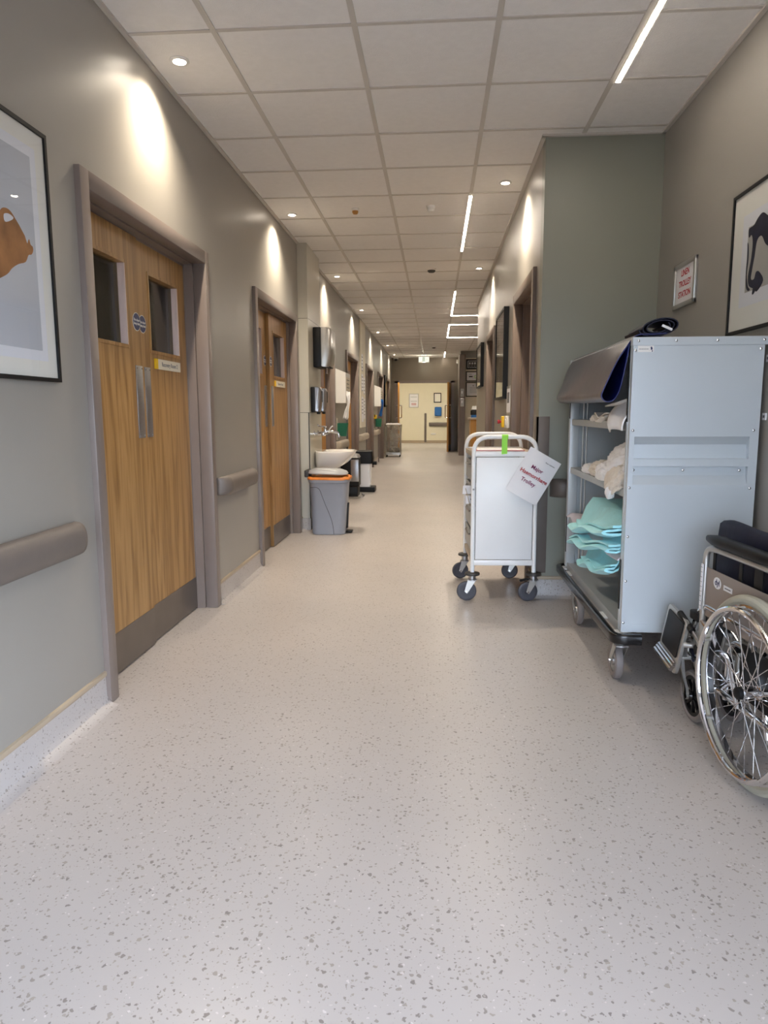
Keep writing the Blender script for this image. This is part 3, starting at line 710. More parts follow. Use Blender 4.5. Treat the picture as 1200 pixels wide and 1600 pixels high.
for xx in (-.17,.17):
    for yy in (-.15,.15): MB().lathe([(.012,-.014),(.03,-.012),(.03,.012),(.012,.014)],(SX+xx,SY+yy,.03),XAX,'black').build('castor', t)
t = tag(place(MB().loft([[V((SX+a*k,SY+c*k,z+.012*math.sin(i*2.7))) for i,(a,c) in enumerate(rrect(.40,.34,.08,4))] for z,k in ((.838,.96),(.858,.98),(.872,.7),(.868,.2))],'linen').build('crumpled_cloth'),(SX,SY,.84)),'crumpled white cloth lying on top of the far sack holder','cloth')
# ------------------------------------------------------------------ right side, ceiling devices, far end
RY = V((0,-1,0)); RXX = V((1,0,0))
def art_tall(seed):
    def f(t, o, r, pw, ph):
        n = r.cross(ZAX); b = MB()
        b.prism([(-pw/2,-ph/2),(pw/2,-ph/2),(pw/2,-ph*.12),(-pw/2,-ph*.06)],o,r,ZAX,.0006,'grille')
        b.build('dark_band', t, smooth=0)
    return f
frame_pic('larger of two narrow-looking framed pictures on the right wall, above the yellow call unit',(XR,6.87,1.69),RY,.86,.80,None,.075,'framed pictures on the right wall',.022,.045,art_tall(1),'inkgrey')
frame_pic('farther framed picture on the right wall, past the second brown door',(XR,10.19,1.80),RY,1.0,.58,None,.075,'framed pictures on the right wall',.022,.045,art_tall(2),'inkgrey')
# right alcove: ink print and station sign
def art_ink(t, o, r, pw, ph):
    # r = -y: the far (visible) edge of the print is at -pw/2
    x0 = -pw/2
    def S(pts, nm, m, d=.0006):
        P = [(x0+p.x, p.y) for p in smooth_curve(pts,4,True)]
        MB().prism(P,o,r,ZAX,d,m).build(nm, t, smooth=0)
    S([(.005,.125),(.05,.13),(.085,.15),(.13,.16),(.19,.13),(.24,.135),(.28,.10),(.26,.03),(.22,.01),(.17,.03),(.13,.07),(.09,.06),(.075,.0),(.06,-.05),(.055,-.085),(.085,-.09),(.10,-.065),(.13,-.07),(.17,-.11),(.12,-.145),(.09,-.13),(.04,-.11),(.025,-.07),(.045,.0),(.05,.06),(.035,.095),(.01,.09)],'ink_stroke','ink')
    S([(.0,.07),(.012,.055),(.018,.0),(.012,-.06),(.03,-.11),(.05,-.125),(.035,-.13),(.012,-.11),(.002,-.05),(.006,.01)],'ink_stroke','ink',.0008)
    S([(.085,-.12),(.11,-.13),(.09,-.15),(.075,-.148)],'ink_stroke','ink',.0008)
frame_pic('framed ink print with dark indigo strokes on the alcove wall',(XA,2.86,1.806),RY,1.02,.59,None,.15,None,.012,.02,art_ink,'inkgrey')
t = thing('station_sign','silver snap-frame sign with three red lines above the linen trolley','sign',(XA,3.985,1.845))
b = MB(); w2, h2 = .165, .117
for (a0,a1,b0,b1) in ((-w2,w2,h2-.024,h2),(-w2,w2,-h2,-h2+.024),(-w2,-w2+.024,-h2,h2),(w2-.024,w2,-h2,h2)):
    b.box(XA-.016,XA+.001,3.985-a1,3.985-a0,1.845+b0,1.845+b1,'silver',.004)
b.build('snap_frame', t)
b = MB(); b.box(XA-.007,XA,3.985-w2+.01,3.985+w2-.01,1.845-h2+.01,1.845+h2-.01,'paper'); b.text('LINEN\nTROLLEY\nSTATION',.044,(XA-.0075,3.985,1.85),RY,ZAX,'red',space=1.25); b.build('sign_sheet', t, smooth=0)
# two small labels on the alcove wall beside the trolley
for zz, nm in ((1.155,'lower'),(1.385,'upper')):
    tag(place(MB().box(XA-.004,XA+.001,2.955,2.985,zz-.014,zz+.014,'paper').box(XA-.0045,XA-.0038,2.963,2.978,zz-.005,zz+.005,'greyprint').build('wall_label',smooth=0),(XA,2.97,zz)),'%s of two tiny white labels on the wall right of the linen trolley' % nm,'label','tiny wall labels')
# corner guard on the return wall
t = thing('corner_guard','tall taupe corner guard behind the white trolley','corner guard',(XR,YR,.15))
b = MB(); b.box(XR-.014,XR+.068,YR-.006,YR+.002,.16,1.147,'rail',.002); b.build('front_flange', t); b = MB(); b.box(XR-.014,XR+.002,YR-.006,YR+.075,.16,1.147,'rail',.002); b.build('side_flange', t)
# small fittings on the right wall
t = thing('framed_notice','slim framed notice on the right wall beside the first brown door','notice',(XR,6.185,1.27),0)
b = MB(); b.box(XR-.016,XR,6.03,6.34,1.145,1.395,'silver',.003); b.build('frame', t); b = MB(); b.box(XR-.018,XR-.015,6.055,6.315,1.17,1.37,'paper'); b.box(XR-.0185,XR-.0175,6.10,6.27,1.25,1.34,'greyprint'); b.build('notice_sheet', t, smooth=0)
t = thing('switch_unit','white switch unit under the framed notice on the right wall','switch',(XR,6.27,1.09)); b = MB(); b.box(XR-.03,XR+.001,6.16,6.38,1.035,1.14,'white',.006); b.build('cover', t); b = MB(); b.box(XR-.036,XR-.028,6.22,6.26,1.06,1.11,'white',.003); b.build('rocker', t)
t = thing('call_point','yellow emergency unit with a red push button on the right wall','call point',(XR,6.5,1.087)); b = MB(); b.box(XR-.045,XR+.001,6.45,6.56,1.035,1.138,'yellow',.008); b.build('box', t)
MB().lathe([(.010,0),(.010,.012),(.018,.016),(.019,.026),(.015,.034),(.001,.036)],(XR-.044,6.505,1.087),(-1,0,0),'red',18).build('push_button', t)

# ceiling devices
def device(x, y, label, mat, r, name, cat):
    t = thing(name, label, cat, (x,y,ZC))
    MB().lathe([(r,.0),(r,-.012),(r*.85,-.02)],(x,y,ZC),ZAX,'white').build('base', t)
    MB().lathe([(r*.8,-.019),(r*.8,-.032),(r*.55,-.044),(.001,-.046)],(x,y,ZC),ZAX,mat).build('sensor_head', t)
device(-.65,5.876,'small brass-headed sprinkler in the ceiling left of the grid centre','oak_far',.03,'sprinkler','sprinkler')
device(-.05,5.857,'flat white disc sensor in the ceiling level with the sprinkler','white',.035,'ceiling_sensor','sensor')
device(-.06,8.33,'dark-headed smoke detector in the ceiling beyond the disc sensor','grille',.055,'smoke_detector','smoke detector')
device(-.06,18.1,'farthest dark smoke detector, near the exit sign','grille',.055,'smoke_detector','smoke detector')
# exit sign
EX, EY = -.35, 20.6
t = thing('exit_sign','lit exit sign box hanging before the end wall','exit sign',(EX,EY,2.65))
b = MB(); b.box(EX-.155,EX+.155,EY-.03,EY+.03,2.565,2.735,'white',.006); b.build('case', t)
b = MB(); b.box(EX-.145,EX+.145,EY-.033,EY-.029,2.575,2.725,'exitface')
b.build('lit_face', t, smooth=0)
b = MB()
b.prism([(-.03,-.055),(.03,-.055),(.03,.055),(-.03,.055)],(EX-.005,EY-.033,2.65),XAX,ZAX,.0012,'exitgreen')
b.prism(circ(.008,12,.0,.036),(EX-.005,EY-.0342,2.65),XAX,ZAX,.001,'exitface')
b.prism([(-.006,.026),(.008,.026),(.008,.0),(.02,-.04),(.012,-.042),(.0,-.01),(-.012,-.042),(-.02,-.04),(-.006,.0)],(EX-.005,EY-.0342,2.65),XAX,ZAX,.001,'exitface')
b.prism([(.06,.008),(.09,.008),(.09,.022),(.115,.0),(.09,-.022),(.09,-.008),(.06,-.008)],(EX,EY-.033,2.65),XAX,ZAX,.0012,'exitgreen')
b.build('running_figure_pictogram', t, smooth=0)
for xx in (-.1,.1): MB().tube([(EX+xx,EY,2.73),(EX+xx,EY,ZC)],.005,'steel').build('hanger', t)
lamp = bpy.data.lights.new('exit_lamp','POINT'); lamp.energy = 3.; lamp.color = (1.,.95,.75); lamp.shadow_soft_size = .04
lo = bpy.data.objects.new('exit_lamp', lamp); COL.objects.link(lo); lo.location = (EX,EY+.10,2.53)
# camera in the far left corner
t = thing('security_camera','small white dome camera in the far left ceiling corner','camera',(-1.2,21.5,ZC)); b = MB(); b.box(-1.27,-1.13,21.48,YE,2.735,ZC,'white',.01); b.build('bracket', t); b = MB(); b.lathe([(.045,0),(.045,-.02),(.035,-.05),(.001,-.06)],(-1.2,21.5,2.735),ZAX,'black'); b.build('dome', t)
t = thing('wall_sensor','small white sensor high in the far right corner','sensor',(.62,21.5,2.62)); b = MB(); b.box(.60,.652,21.45,21.55,2.58,2.70,'white',.012); b.build('casing', t); MB().box(.596,.602,21.47,21.53,2.60,2.64,'cream',.002).build('lens', t)

# reception wall and counter
def cert(label, x, z, w, h, dark, n):
    t = frame_pic(label,(x,19.45,z),RXX,w,h,None,.03,'framed certificates on the reception wall',.024,.03,None,'grille' if dark else 'paper','certificate','framed_certificate','black' if dark else 'mat',glass=False)
    b = MB(); y = 19.45-.0142
    if dark:
        for k in range(4): b.box(x-w*.3+k*w*.17,x-w*.2+k*w*.17,y-.0008,y,z+.0,z+.05,'paper'); b.box(x-w*.3+k*w*.17,x-w*.24+k*w*.17,y-.0008,y,z-.09,z-.01,'greyprint')
    elif n == 1:
        b.prism(circ(.04,20),(x+w*.14,y,z-.01),XAX,ZAX,.0008,'lime'); b.prism(circ(.028,20),(x+w*.14,y-.0008,z-.01),XAX,ZAX,.0008,'paper'); b.box(x-w*.3,x-w*.05,y-.0008,y,z-.02,z+.01,'black'); b.box(x-w*.3,x-w*.1,y-.0008,y,z+.05,z+.06,'greyprint')
    else:
        b.prism(circ(.014,14),(x,y,z+.10),XAX,ZAX,.0008,'greyprint')
        for k in range(5): b.box(x-w*.24,x+w*.24,y-.0008,y,z+.05-k*.035,z+.056-k*.035,'greyprint')
    b.build('printed_marks', t, smooth=0)
cert('dark framed board, topmost of three on the reception wall',1.0,2.43,.40,.27,True,0)
cert('black framed certificate with a green roundel, middle of the three on the reception wall',1.0,2.11,.40,.27,False,1)
cert('black framed plain certificate, lowest of the three on the reception wall',1.0,1.765,.40,.39,False,2)
for z, nm in ((1.67,'upper'),(1.42,'lower')):
    t = thing('leaflet_holder','%s of two small clear leaflet holders on the dark pilaster' % nm,'leaflet holder',(.70,19.25,z),0,'leaflet holders on the pilaster')
    b = MB(); b.box(.655,.75,19.235,19.251,z-.11,z+.11,'silver',.003); b.build('holder', t); b = MB(); b.box(.665,.74,19.232,19.236,z-.09,z+.09,'galv_in'); b.box(.675,.71,19.2312,19.2325,z-.02,z+.05,'paper'); b.build('leaflet', t, smooth=0)
# counter with its worktop
t = thing('reception_counter','pale oak reception counter behind the right-hand wall corner','counter',(1.5,16.3,0))
MB().box(.78,2.6,16.0,16.7,.0,1.0,'oak_far').build('front_panel', t, smooth=0); MB().box(.74,2.65,15.95,16.75,1.0,1.04,'tan',.006).build('worktop', t); MB().box(.92,.98,15.988,16.001,.1,.95,'black').build('dark_inset', t, smooth=0)
t = thing('water_dispenser','dark dispenser with a pale blue window on the reception counter','dispenser',(.83,16.2,1.04))
b = MB(); b.loft([rr_ring(.79,.98,16.1,16.3,1.042,.03),rr_ring(.79,.98,16.1,16.3,1.10,.03)],'bluepl'); b.build('base', t); b = MB(); b.loft([rr_ring(.78,1.0,16.1,16.32,1.10,.04),rr_ring(.78,1.0,16.1,16.32,1.19,.04),rr_ring(.80,.98,16.12,16.3,1.22,.04)],'black'); b.build('middle', t); b = MB(); b.loft([rr_ring(.80,.98,16.12,16.3,1.22,.04),rr_ring(.82,.96,16.14,16.28,1.30,.04)],'white'); b.build('top', t)
t = tag(place(MB().loft([rr_ring(.94,1.05,15.97,16.06,1.042,.02),rr_ring(.93,1.04,15.97,16.06,1.10,.02),rr_ring(.95,1.02,15.98,16.05,1.14,.02)],'paper').build('paper_stack'),(1.0,16.01,1.042)),'white bundle of papers on the front edge of the reception counter','papers')
# room beyond
t = thing('framed_notice','tall pale framed notice on the cream wall beyond the end doors','notice',(-.83,YB,1.59)); b = MB(); b.box(-1.01,-.65,YB-.02,YB,1.33,1.85,'silver'); b.build('frame', t, smooth=0); b = MB(); b.box(-.985,-.675,YB-.023,YB-.019,1.355,1.825,'paper'); 
for z in (1.72,1.56): b.box(-.95,-.71,YB-.024,YB-.0228,z,z+.012,'greyprint')
for z in (1.48,1.45,1.42): b.box(-.92,-.74,YB-.024,YB-.0228,z,z+.014,'red')
b.build('notice_sheet', t, smooth=0)
t = thing('framed_notice','small black framed notice above the blue dispenser, beyond the end doors','notice',(.06,YB,1.69)); b = MB(); b.box(-.08,.20,YB-.025,YB,1.51,1.87,'black'); b.build('frame', t, smooth=0); b = MB(); b.box(-.05,.17,YB-.027,YB-.024,1.54,1.84,'mat'); b.build('notice_sheet', t, smooth=0)
t = thing('towel_dispenser','blue wall dispenser on the cream wall beyond the end doors','dispenser',(.085,YB,1.18)); b = MB(); b.loft([[V((.085+a*k,YB-d,1.18+c*k)) for a,c in rrect(.26,.34,.04,4)] for d,k in ((-.002,1),(.10,1),(.13,.85))],'bluepl'); b.build('cover', t); b = MB(); b.box(-.06,-.045,YB-.10,YB,1.02,1.33,'white'); b.build('side_strip', t, smooth=0)
t = thing('corner_guard','dark brown vertical guard strip on the cream wall beyond the end doors','corner guard',(-.39,YB,.1)); MB().box(-.43,-.35,YB-.012,YB+.001,.03,1.11,'rail',.003).build('strip', t); MB().box(-.415,-.365,YB-.013,YB-.011,1.105,1.12,'rail').build('cap', t)
t = handrail(YB,-1,-.26,.60,'dark taupe handrail on the cream wall beyond the end doors',axis='x',zc=.70,h=.14)
tag(place(MB().box(-.18,.0,YB-.012,YB+.001,.31,.37,'white',.003).build('socket_plate'),(-.09,YB,.34)),'white socket plate low on the cream wall beyond the end doors','socket')
# ------------------------------------------------------------------ white trolley
TX0, TX1, TY0, TY1 = .217, .598, 4.37, 4.98
def castor(parent, x, y, ztop, r, yaw, w=.024, tyre='castor_dark', buffer=True, brake=False, off=None, fork='silver', hubmat='castor_dark', pname='castor'):
    """swivel castor: pivot at (x,y), its wheel trailing off at yaw; ztop = height of the mounting"""
    d = V((math.cos(yaw), math.sin(yaw), 0)); a = V((-d.y, d.x, 0)); off = r*.55 if off is None else off
    c = V((x,y,r))+d*off
    m = MB()
    top = 2*r+.012
    m.lathe([(.022,ztop-.001),(.022,top+.006),(.03,top+.004),(.03,top-.004)],(x,y,0),ZAX,'steel')
    for sg in (-1,1):
        o = a*sg*(w/2+.006)
        q = [V((x,y,top))-d*.024+o, V((x,y,top))+d*.026+o, c+d*.012+ZAX*.0+o, c-d*.004-ZAX*.014+o, c-d*.014+o]
        n = a*sg*.003
        m.loft([[p for p in q],[p+n for p in q]], fork)
    m.obox(V((x,y,top)),d,a,.052,w+.018,.004,fork)
    m.lathe([(.006,-w/2-.012),(.006,w/2+.012)],c,a,'chrome',10)
    o = m.build(pname, parent)
    t = MB(); t.lathe([(r*.62,-w/2*.8),(r*.86,-w/2),(r*.97,-w/2*.75),(r,-w/2*.3),(r,w/2*.3),(r*.97,w/2*.75),(r*.86,w/2),(r*.62,w/2*.8)],c,a,tyre,28,False); t.build('tyre', o)
    t = MB(); t.lathe([(.001,-w/2*.55),(r*.25,-w/2*.95),(r*.30,-w/2*.5),(r*.64,-w/2*.5),(r*.66,-w/2*.8),(r*.66,w/2*.8),(r*.64,w/2*.5),(r*.30,w/2*.5),(r*.25,w/2*.95),(.001,w/2*.55)],c,a,hubmat,24,False); t.build('wheel_hub', o)
    if buffer:
        MB().lathe([(.012,.0),(.046,.002),(.048,.008),(.046,.016),(.02,.019),(.012,.02)],(x,y,ztop-.008),ZAX,'grille',24).build('buffer_disc', o)
    if brake:
        MB().tube([V((x,y,top))+d*.0,V((x,y,top+.004))+d*.045,V((x,y,top-.006))+d*.085],[.007,.007,.009],'black',8).build('brake_pedal', o)
    return o
t = trol = thing('supply_trolley','white powder-coated trolley with a paper sign hanging from its top corner','trolley',(.41,4.67,0))
for yy in (TY0,TY1):
    hp = fillet([(TX0,yy,.17),(TX0,yy,1.025),(TX1,yy,1.025),(TX1,yy,.17)],.10,10)
    fr = MB().tube(hp,.0135,'powder',12).build('end_frame', t)
for yy, sg in ((TY0,-1),(TY1,1)):
    for za, zb in ((.228,.262),(.905,.935)): MB().box(TX0+.008,TX1-.008,yy-.010,yy+.010,za,zb,'powder',.002).build('cross_rail', t)
    m = MB(); m.box(TX0+.0165,TX1-.0165,yy-.008,yy+.008,.2655,.9015,'powder',.0015); e = m.build('end_panel', t)
    if sg < 0:
        MB().lathe([(.006,0),(.006,.004),(.003,.006)],(TX0,yy-.0125,.705),(0,-1,0),'steel',12).build('screw', e)
m = MB(); m.box(TX0,TX1,TY0,TY1,.912,.930,'tan',.003); m.build('top_shelf', t)
m = MB(); m.box(TX0+.01,TX1-.01,TY0,TY1,.235,.250,'tan',.002); m.build('base_shelf', t)
for xx in (TX0+.004,TX1-.004):
    for za, zb in ((.90,.93),(.23,.255)): MB().box(xx-.008,xx+.008,TY0,TY1,za,zb,'tan').build('side_rail', t)
# wire-and-plastic drawers between the frames, with a card holder on the aisle side
for k, z in enumerate((.79,.64,.49,.34)):
    m = MB(); y0, y1 = TY0+.03, TY1-.03
    m.box(TX0+.0,TX0+.006,y0,y1,z-.045,z+.075,'galv_in'); m.box(TX1-.02,TX1-.014,y0,y1,z-.045,z+.075,'galv_in'); m.box(TX0,TX1-.014,y0,y0+.005,z-.045,z+.075,'galv_in'); m.box(TX0,TX1-.014,y1-.005,y1,z-.045,z+.075,'galv_in'); m.box(TX0,TX1-.014,y0,y1,z-.048,z-.044,'galv_in')
    d = m.build('drawer', t, smooth=0)
    MB().tube([(TX0-.006,y0+.15,z+.055),(TX0-.012,y0+.17,z+.05),(TX0-.012,y1-.17,z+.05),(TX0-.006,y1-.15,z+.055)],.006,'steel',8).build('pull', d)
    if k in (0,1,2):
        m = MB()
        for q in range(5):
            yy = y0+.06+q*.1; m.loft([[V((TX0+.09+a*kk,yy+b*kk,zz)) for a,b in rrect(.13,.085,.02,3)] for zz,kk in ((z-.04,1),(z+.03+.01*(q%3),1.05),(z+.075+.012*((q*2)%3),.9))],'paper' if q%2 else 'tan')
        m.build('packets', d)
m = MB(); m.obox((TX0-.018,4.46,.692),(1,.25,0),(.1,.35,1),.085,.055,.004,'paper'); m.obox((TX0-.008,4.44,.632),(1,.25,0),(0,-.15,1),.065,.052,.005,'paper'); m.prism(circ(.006,10),(TX0-.006,4.433,.635),(1,.25,0),ZAX,.001,'black'); m.obox((TX0-.03,4.50,.655),(0,-1,0),(-.25,0,1),.16,.10,.004,'tan'); m.build('card_holder', t, smooth=0)
castor(t,TX0+.0,TY0,.172,.062,PI*.97); castor(t,TX1-.0,TY0,.172,.062,PI*1.02,brake=True)
castor(t,TX0,TY1,.172,.058,PI*1.04); castor(t,TX1-.03,TY1,.172,.058,PI*.96)
# paper sign hanging from the corner
trol.rotation_euler.z = math.radians(2.0); trol.location.x += .006
sc = V((.593,4.345,.787)); an = math.radians(-30); r = V((math.cos(an),0,math.sin(an))); u = V((-math.sin(an),0,math.cos(an)))
pts = []
for j in range(9):
    row = []
    for i in range(7):
        a, b = (i/6-.5)*.212, (j/8-.5)*.297
        row.append(sc+r*a+u*b+V((0,-.004-.010*math.sin((i/6)*PI)-.006*(.5-j/8),0)))
    pts.append(row)
b = MB(); b.loft(pts,'paper',cap=False,closed=False); nv = len(b.v)
b.v += [p+V((0,.0008,0)) for p in b.v]; b.f += [[q+nv for q in f][::-1] for f in list(b.f)]; b.m += list(b.m)
fo = V((0,-.0185,0))
b.text('Major',.033,sc+u*.048-r*.004+fo,r,u,'purple'); b.text('Haemorrhage',.033,sc+u*.002-r*.0+fo,r,u,'red'); b.text('Trolley',.033,sc-u*.044-r*.012+fo,r,u,'purple'); b.text('Resus equipment',.009,sc+u*.108+r*.050+fo,r,u,'greyprint')
o = tag(place(b.build('paper_sign', smooth=40),tuple(sc)),'tilted white paper sign with three lines of red lettering on the trolley corner','sign')
# lime tape tag round the handle and papers on top
b = MB(); b.tube([(.402,TY0,1.025),(.440,TY0,1.025)],.0155,'lime',14); b.obox((.418,TY0-.0155,.972),(1,0,.1),(0,0,1),.034,.10,.0016,'lime'); b.build('g')
o = bpy.data.objects['g']; o.name = 'tape_tag'; o.data.name = 'tape_tag'; tag(place(o,(.418,TY0,1.0)),'lime green tape tag wrapped over the trolley handle','tag')
b = MB(); b.obox((.40,4.55,.934),(1,.04,0),(-.04,1,0),.297,.21,.006,'paper'); b.obox((.405,4.54,.9385),(1,-.03,0),(.03,1,0),.297,.21,.003,'red'); b.obox((.405,4.545,.9410),(1,-.03,0),(.03,1,0),.285,.20,.003,'paper')
tag(place(b.build('folder',smooth=0),(.40,4.55,.931)),'white papers with a red edge lying on top of the white trolley','papers')
# ------------------------------------------------------------------ linen trolley
LX0, LX1, LY0, LY1, LZ0, LZ1 = .79, 1.300, 2.97, 4.31, .25, 1.472
t = lin = thing('linen_trolley','tall pale steel linen trolley with open shelves and black bumper','trolley',(1.045,3.64,0))
def end_panel(y, sg, name):
    """sg=-1: outer face towards the viewer; a recessed double grip runs across it"""
    b = MB(); th = .03
    def Y(d): return y-sg*d       # d = depth inwards from the outer face
    g0, g1 = LX0+.02, LX1-.035
    prof = [(0,LZ0),(0,.878),(.022,.918),(.022,.955),(0,.957),(0,.985),(.022,.986),(.030,1.040),(0,1.074),(0,LZ1-.035),(th,LZ1-.035),(.034,LZ0)]
    prof = [(0,LZ0),(0,.878),(.020,.915),(.020,.952),(0,.954),(0,.984),(.021,.985),(.026,1.042),(0,1.075),(0,LZ1-.03),(th,LZ1-.03),(th,LZ0)]
    b.loft([[V((x,Y(d),z)) for d,z in prof] for x in (g0,g1)],'galv')
    b.box(LX0,g0,min(y,Y(th)),max(y,Y(th)),LZ0,LZ1-.03,'galv'); b.box(g1,LX1,min(y,Y(th)),max(y,Y(th)),LZ0,LZ1-.03,'galv')
    # folded top cap and bottom flange line
    b.box(LX0-.004,LX1+.012,min(y-.003*1,Y(th)+0) if sg<0 else y-.03,(y+.03) if sg<0 else y+.003,LZ1-.034,LZ1,'galv',.003)
    if sg < 0: b.box(LX0+.005,LX1,y-.0015,y,LZ0,LZ0+.034,'galv')
    o = b.build(name, t, smooth=20)
    return o
e1 = end_panel(LY0,-1,'end_panel'); e2 = end_panel(LY1,1,'end_panel')
rv = None
for (x,z) in [(LX0+.018,LZ1-.015),(LX0+.165,LZ1-.015),(LX0+.325,LZ1-.015),(LX1-.005,LZ1-.015),(LX0+.008,LZ1-.052),(LX1-.015,LZ1-.05),(LX0+.012,1.10),(LX1-.022,1.10),(LX0+.026,.937),(LX0+.225,.937),(LX1-.06,.937),(LX0+.008,.865),(LX1-.022,.865),(LX0+.01,.66),(LX0+.01,.47),(LX0+.008,.29)]:
    yy = LY0-.0035 if z > LZ1-.03 else (LY0+.018 if .93 < z < .95 else LY0)
    if rv is None:
        rv = MB().lathe([(.0062,.001),(.0055,-.0015),(.003,-.003),(.0005,-.0035)],(0,0,0),YAX,'chrome',12).build('rivet', e1, local=True); rv.location = V((x,yy,z))-ORG[t]
        base = rv
    else:
        c = base.copy(); COL.objects.link(c); c.parent = e1; c.location = V((x,yy,z))-ORG[t]
b = MB(); b.box(LX0+.017,LX0+.080,LY0-.0012,LY0,1.413,1.438,'paper'); b.box(LX0+.0175,LX0+.0795,LY0-.0013,LY0-.0011,1.4135,1.4375,'white')
b.prism([(-.004,.0),(.003,-.002),(.004,.006),(-.002,.008)],(LX0+.071,LY0-.0014,1.423),XAX,ZAX,.0005,'blue'); b.prism(circ(.0032,10,-.001,.010),(LX0+.071,LY0-.0014,1.421),XAX,ZAX,.0005,'blue'); b.prism(circ(.0026,10,.003,-.004),(LX0+.071,LY0-.0014,1.421),XAX,ZAX,.0005,'blue')
for k in range(11): b.box(LX0+.022+k*.0035,LX0+.0243+k*.0035,LY0-.0016,LY0-.0012,1.4235,1.4265,'greyprint')
b.build('maker_plate', e1, smooth=0)
MB().box(LX1-.03,LX1,LY0+.03,LY1-.03,LZ0,LZ1-.01,'galv_in').build('back_panel', t, smooth=0)
MB().box(LX0,LX1,LY0+.03,LY1-.03,LZ1-.02,LZ1-.002,'galv').build('top_panel', t, smooth=0)
b = MB(); b.box(LX0+.01,LX1,LY0+.03,LY1-.03,LZ0,LZ0+.02,'galv_in'); b.box(LX0+.005,LX0+.014,LY0+.03,LY1-.03,LZ0-.02,LZ0+.024,'galv_in'); b.build('base_deck', t, smooth=0)
for z in (1.128,.846,.558):
    b = MB(); b.box(LX0+.012,LX1-.03,LY0+.03,LY1-.03,z-.004,z+.004,'galv_in'); b.box(LX0+.008,LX0+.014,LY0+.03,LY1-.03,z-.03,z+.004,'galv_in',.002); b.build('shelf', t, smooth=0)
for yy in (LY0+.03, LY1-.055):
    b = MB(); b.box(LX0-.002,LX0+.05,yy,yy+.025,LZ0,LZ1-.02,'galv',.003); p = b.build('corner_post', t)
    for z0, z1 in ((1.135,1.455),(.34,.555)):
        MB().box(LX0-.005,LX0-.001,yy+.002,yy+.018,z0,z1,'black',.001).build('hook_and_loop_strip', p)
for xx in (.858,.878): MB().tube([(xx,LY1-.09,LZ0+.02),(xx,LY1-.09,LZ1-.02)],.0045,'silver',8).build('vertical_rod', t)
# chassis, bumper and castors
b = MB()
for xx in (LX0+.03,LX1-.04): b.box(xx-.02,xx+.02,LY0+.02,LY1-.02,.205,.248,'silver',.004)
for yy in (LY0+.13,LY1-.36): b.box(LX0+.02,LX1-.02,yy-.03,yy+.03,.215,.248,'silver',.004)
b.build('chassis', t)
b = MB()
path = fillet([(.865,LY0-.035,.228),(.757,LY0-.035,.228),(.757,LY1+.035,.228),(.865,LY1+.035,.228)],.05,8)
prev = None; rings = []
n = len(path)
for i, p in enumerate(path):
    d = (path[min(i+1,n-1)]-path[max(i-1,0)]).normalized(); a = d.cross(ZAX)
    rings.append([p+a*u+ZAX*v for u,v in rrect(.030,.046,.010,3)])
b.loft(rings,'blackgloss'); b.build('bumper', t)
for yy in (LY0+.02,LY0+.30,LY1-.18,LY1-.02): 
    b = MB(); b.box(.765,LX0+.03,yy-.05,yy+.05,.232,.238,'powder'); b.build('bumper_bracket', t, smooth=0)
castor(t,.806,3.02,.212,.082,PI*.5,.036,'castor_tyre',False,fork='silver',hubmat='steel',off=.075)
castor(t,.80,3.97,.212,.082,-PI*.5,.036,'castor_tyre',False,fork='silver',hubmat='steel',off=.07)
castor(t,1.24,3.05,.212,.082,PI*.5,.036,'castor_tyre',False,fork='silver',hubmat='steel',off=.07)
castor(t,1.24,3.97,.212,.082,-PI*.5,.036,'castor_tyre',False,fork='silver',hubmat='steel',off=.07)
# roll-up front cover thrown over the top
def ribbon(curve, th):
    """closed outline of a thick open curve in 2-D; first half is the left side"""
    L, R = [], []; n = len(curve)
    for i, p in enumerate(curve):
        d = (curve[min(i+1,n-1)]-curve[max(i-1,0)]).normalized(); nn = V((-d.y,d.x,0))
        L.append(p+nn*th/2); R.append(p-nn*th/2)
    return L, R
loop = smooth_curve([(.93,1.488),(.86,1.487),(.805,1.478),(.765,1.425),(.725,1.35),(.692,1.275),(.682,1.238),(.70,1.216),(.73,1.222),(.755,1.262),(.77,1.33),(.78,1.40),(.784,1.45)],5)
def cover_pt(p, y):
    k = (y-3.02)/1.28; w = .006*math.sin(p.x*60+y*5)*.5+.004*math.sin(y*9+p.y*20)
    s = max(0,min(1,(.80-p.x)/.1))
    return V((p.x+s*(.030*k+w), y, p.y+s*(.015*k)+w*.4))
Lc, Rc = ribbon(loop,.004)
ys = [3.005+1.27*k/14 for k in range(15)]
cov = None
b = MB()
b.loft([[cover_pt(p,y+(1.478-p.y)*.10*(1-j/14)) for p in Rc] for j,y in enumerate(ys)],'vinyl',cap=False,closed=False)
m2 = MB()
b.loft([[cover_pt(p,y+(1.478-p.y)*.10*(1-j/14)) for p in Lc] for j,y in enumerate(ys)],'vinyl_in',cap=False,closed=False)
for j in (0,14):
    rr = [cover_pt(p,ys[j]+(1.478-p.y)*.10*(1-j/14)) for p in Lc]+[cover_pt(p,ys[j]+(1.478-p.y)*.10*(1-j/14)) for p in Rc[::-1]]
    k = len(Lc); b.add(rr,[[i,i+1,2*k-2-i,2*k-1-i] for i in range(k-1)],'vinyl_in')
cov = b.build('roll_up_cover', t, smooth=60)
pts = smooth_curve([(.77,1.246),(.735,1.262),(.705,1.29),(.70,1.262)],4)
sp = []
for k in range(60):
    a = k/59*2*PI*2.6; rr = .030+.030*k/59
    sp.append(V((.902+1.35*rr*math.cos(-a+.6), 1.514+.62*rr*math.sin(-a+.6)+.012*(rr/.06)*math.cos(-a+.6), 0)))
sp.append(V((.82,1.488,0))) if False else None
Ls, Rs = ribbon(sp,.0042)
b = MB(); poly = Ls+Rs[::-1]; k = len(Ls)
rng = [3.005,3.06,3.12,3.18,3.24]
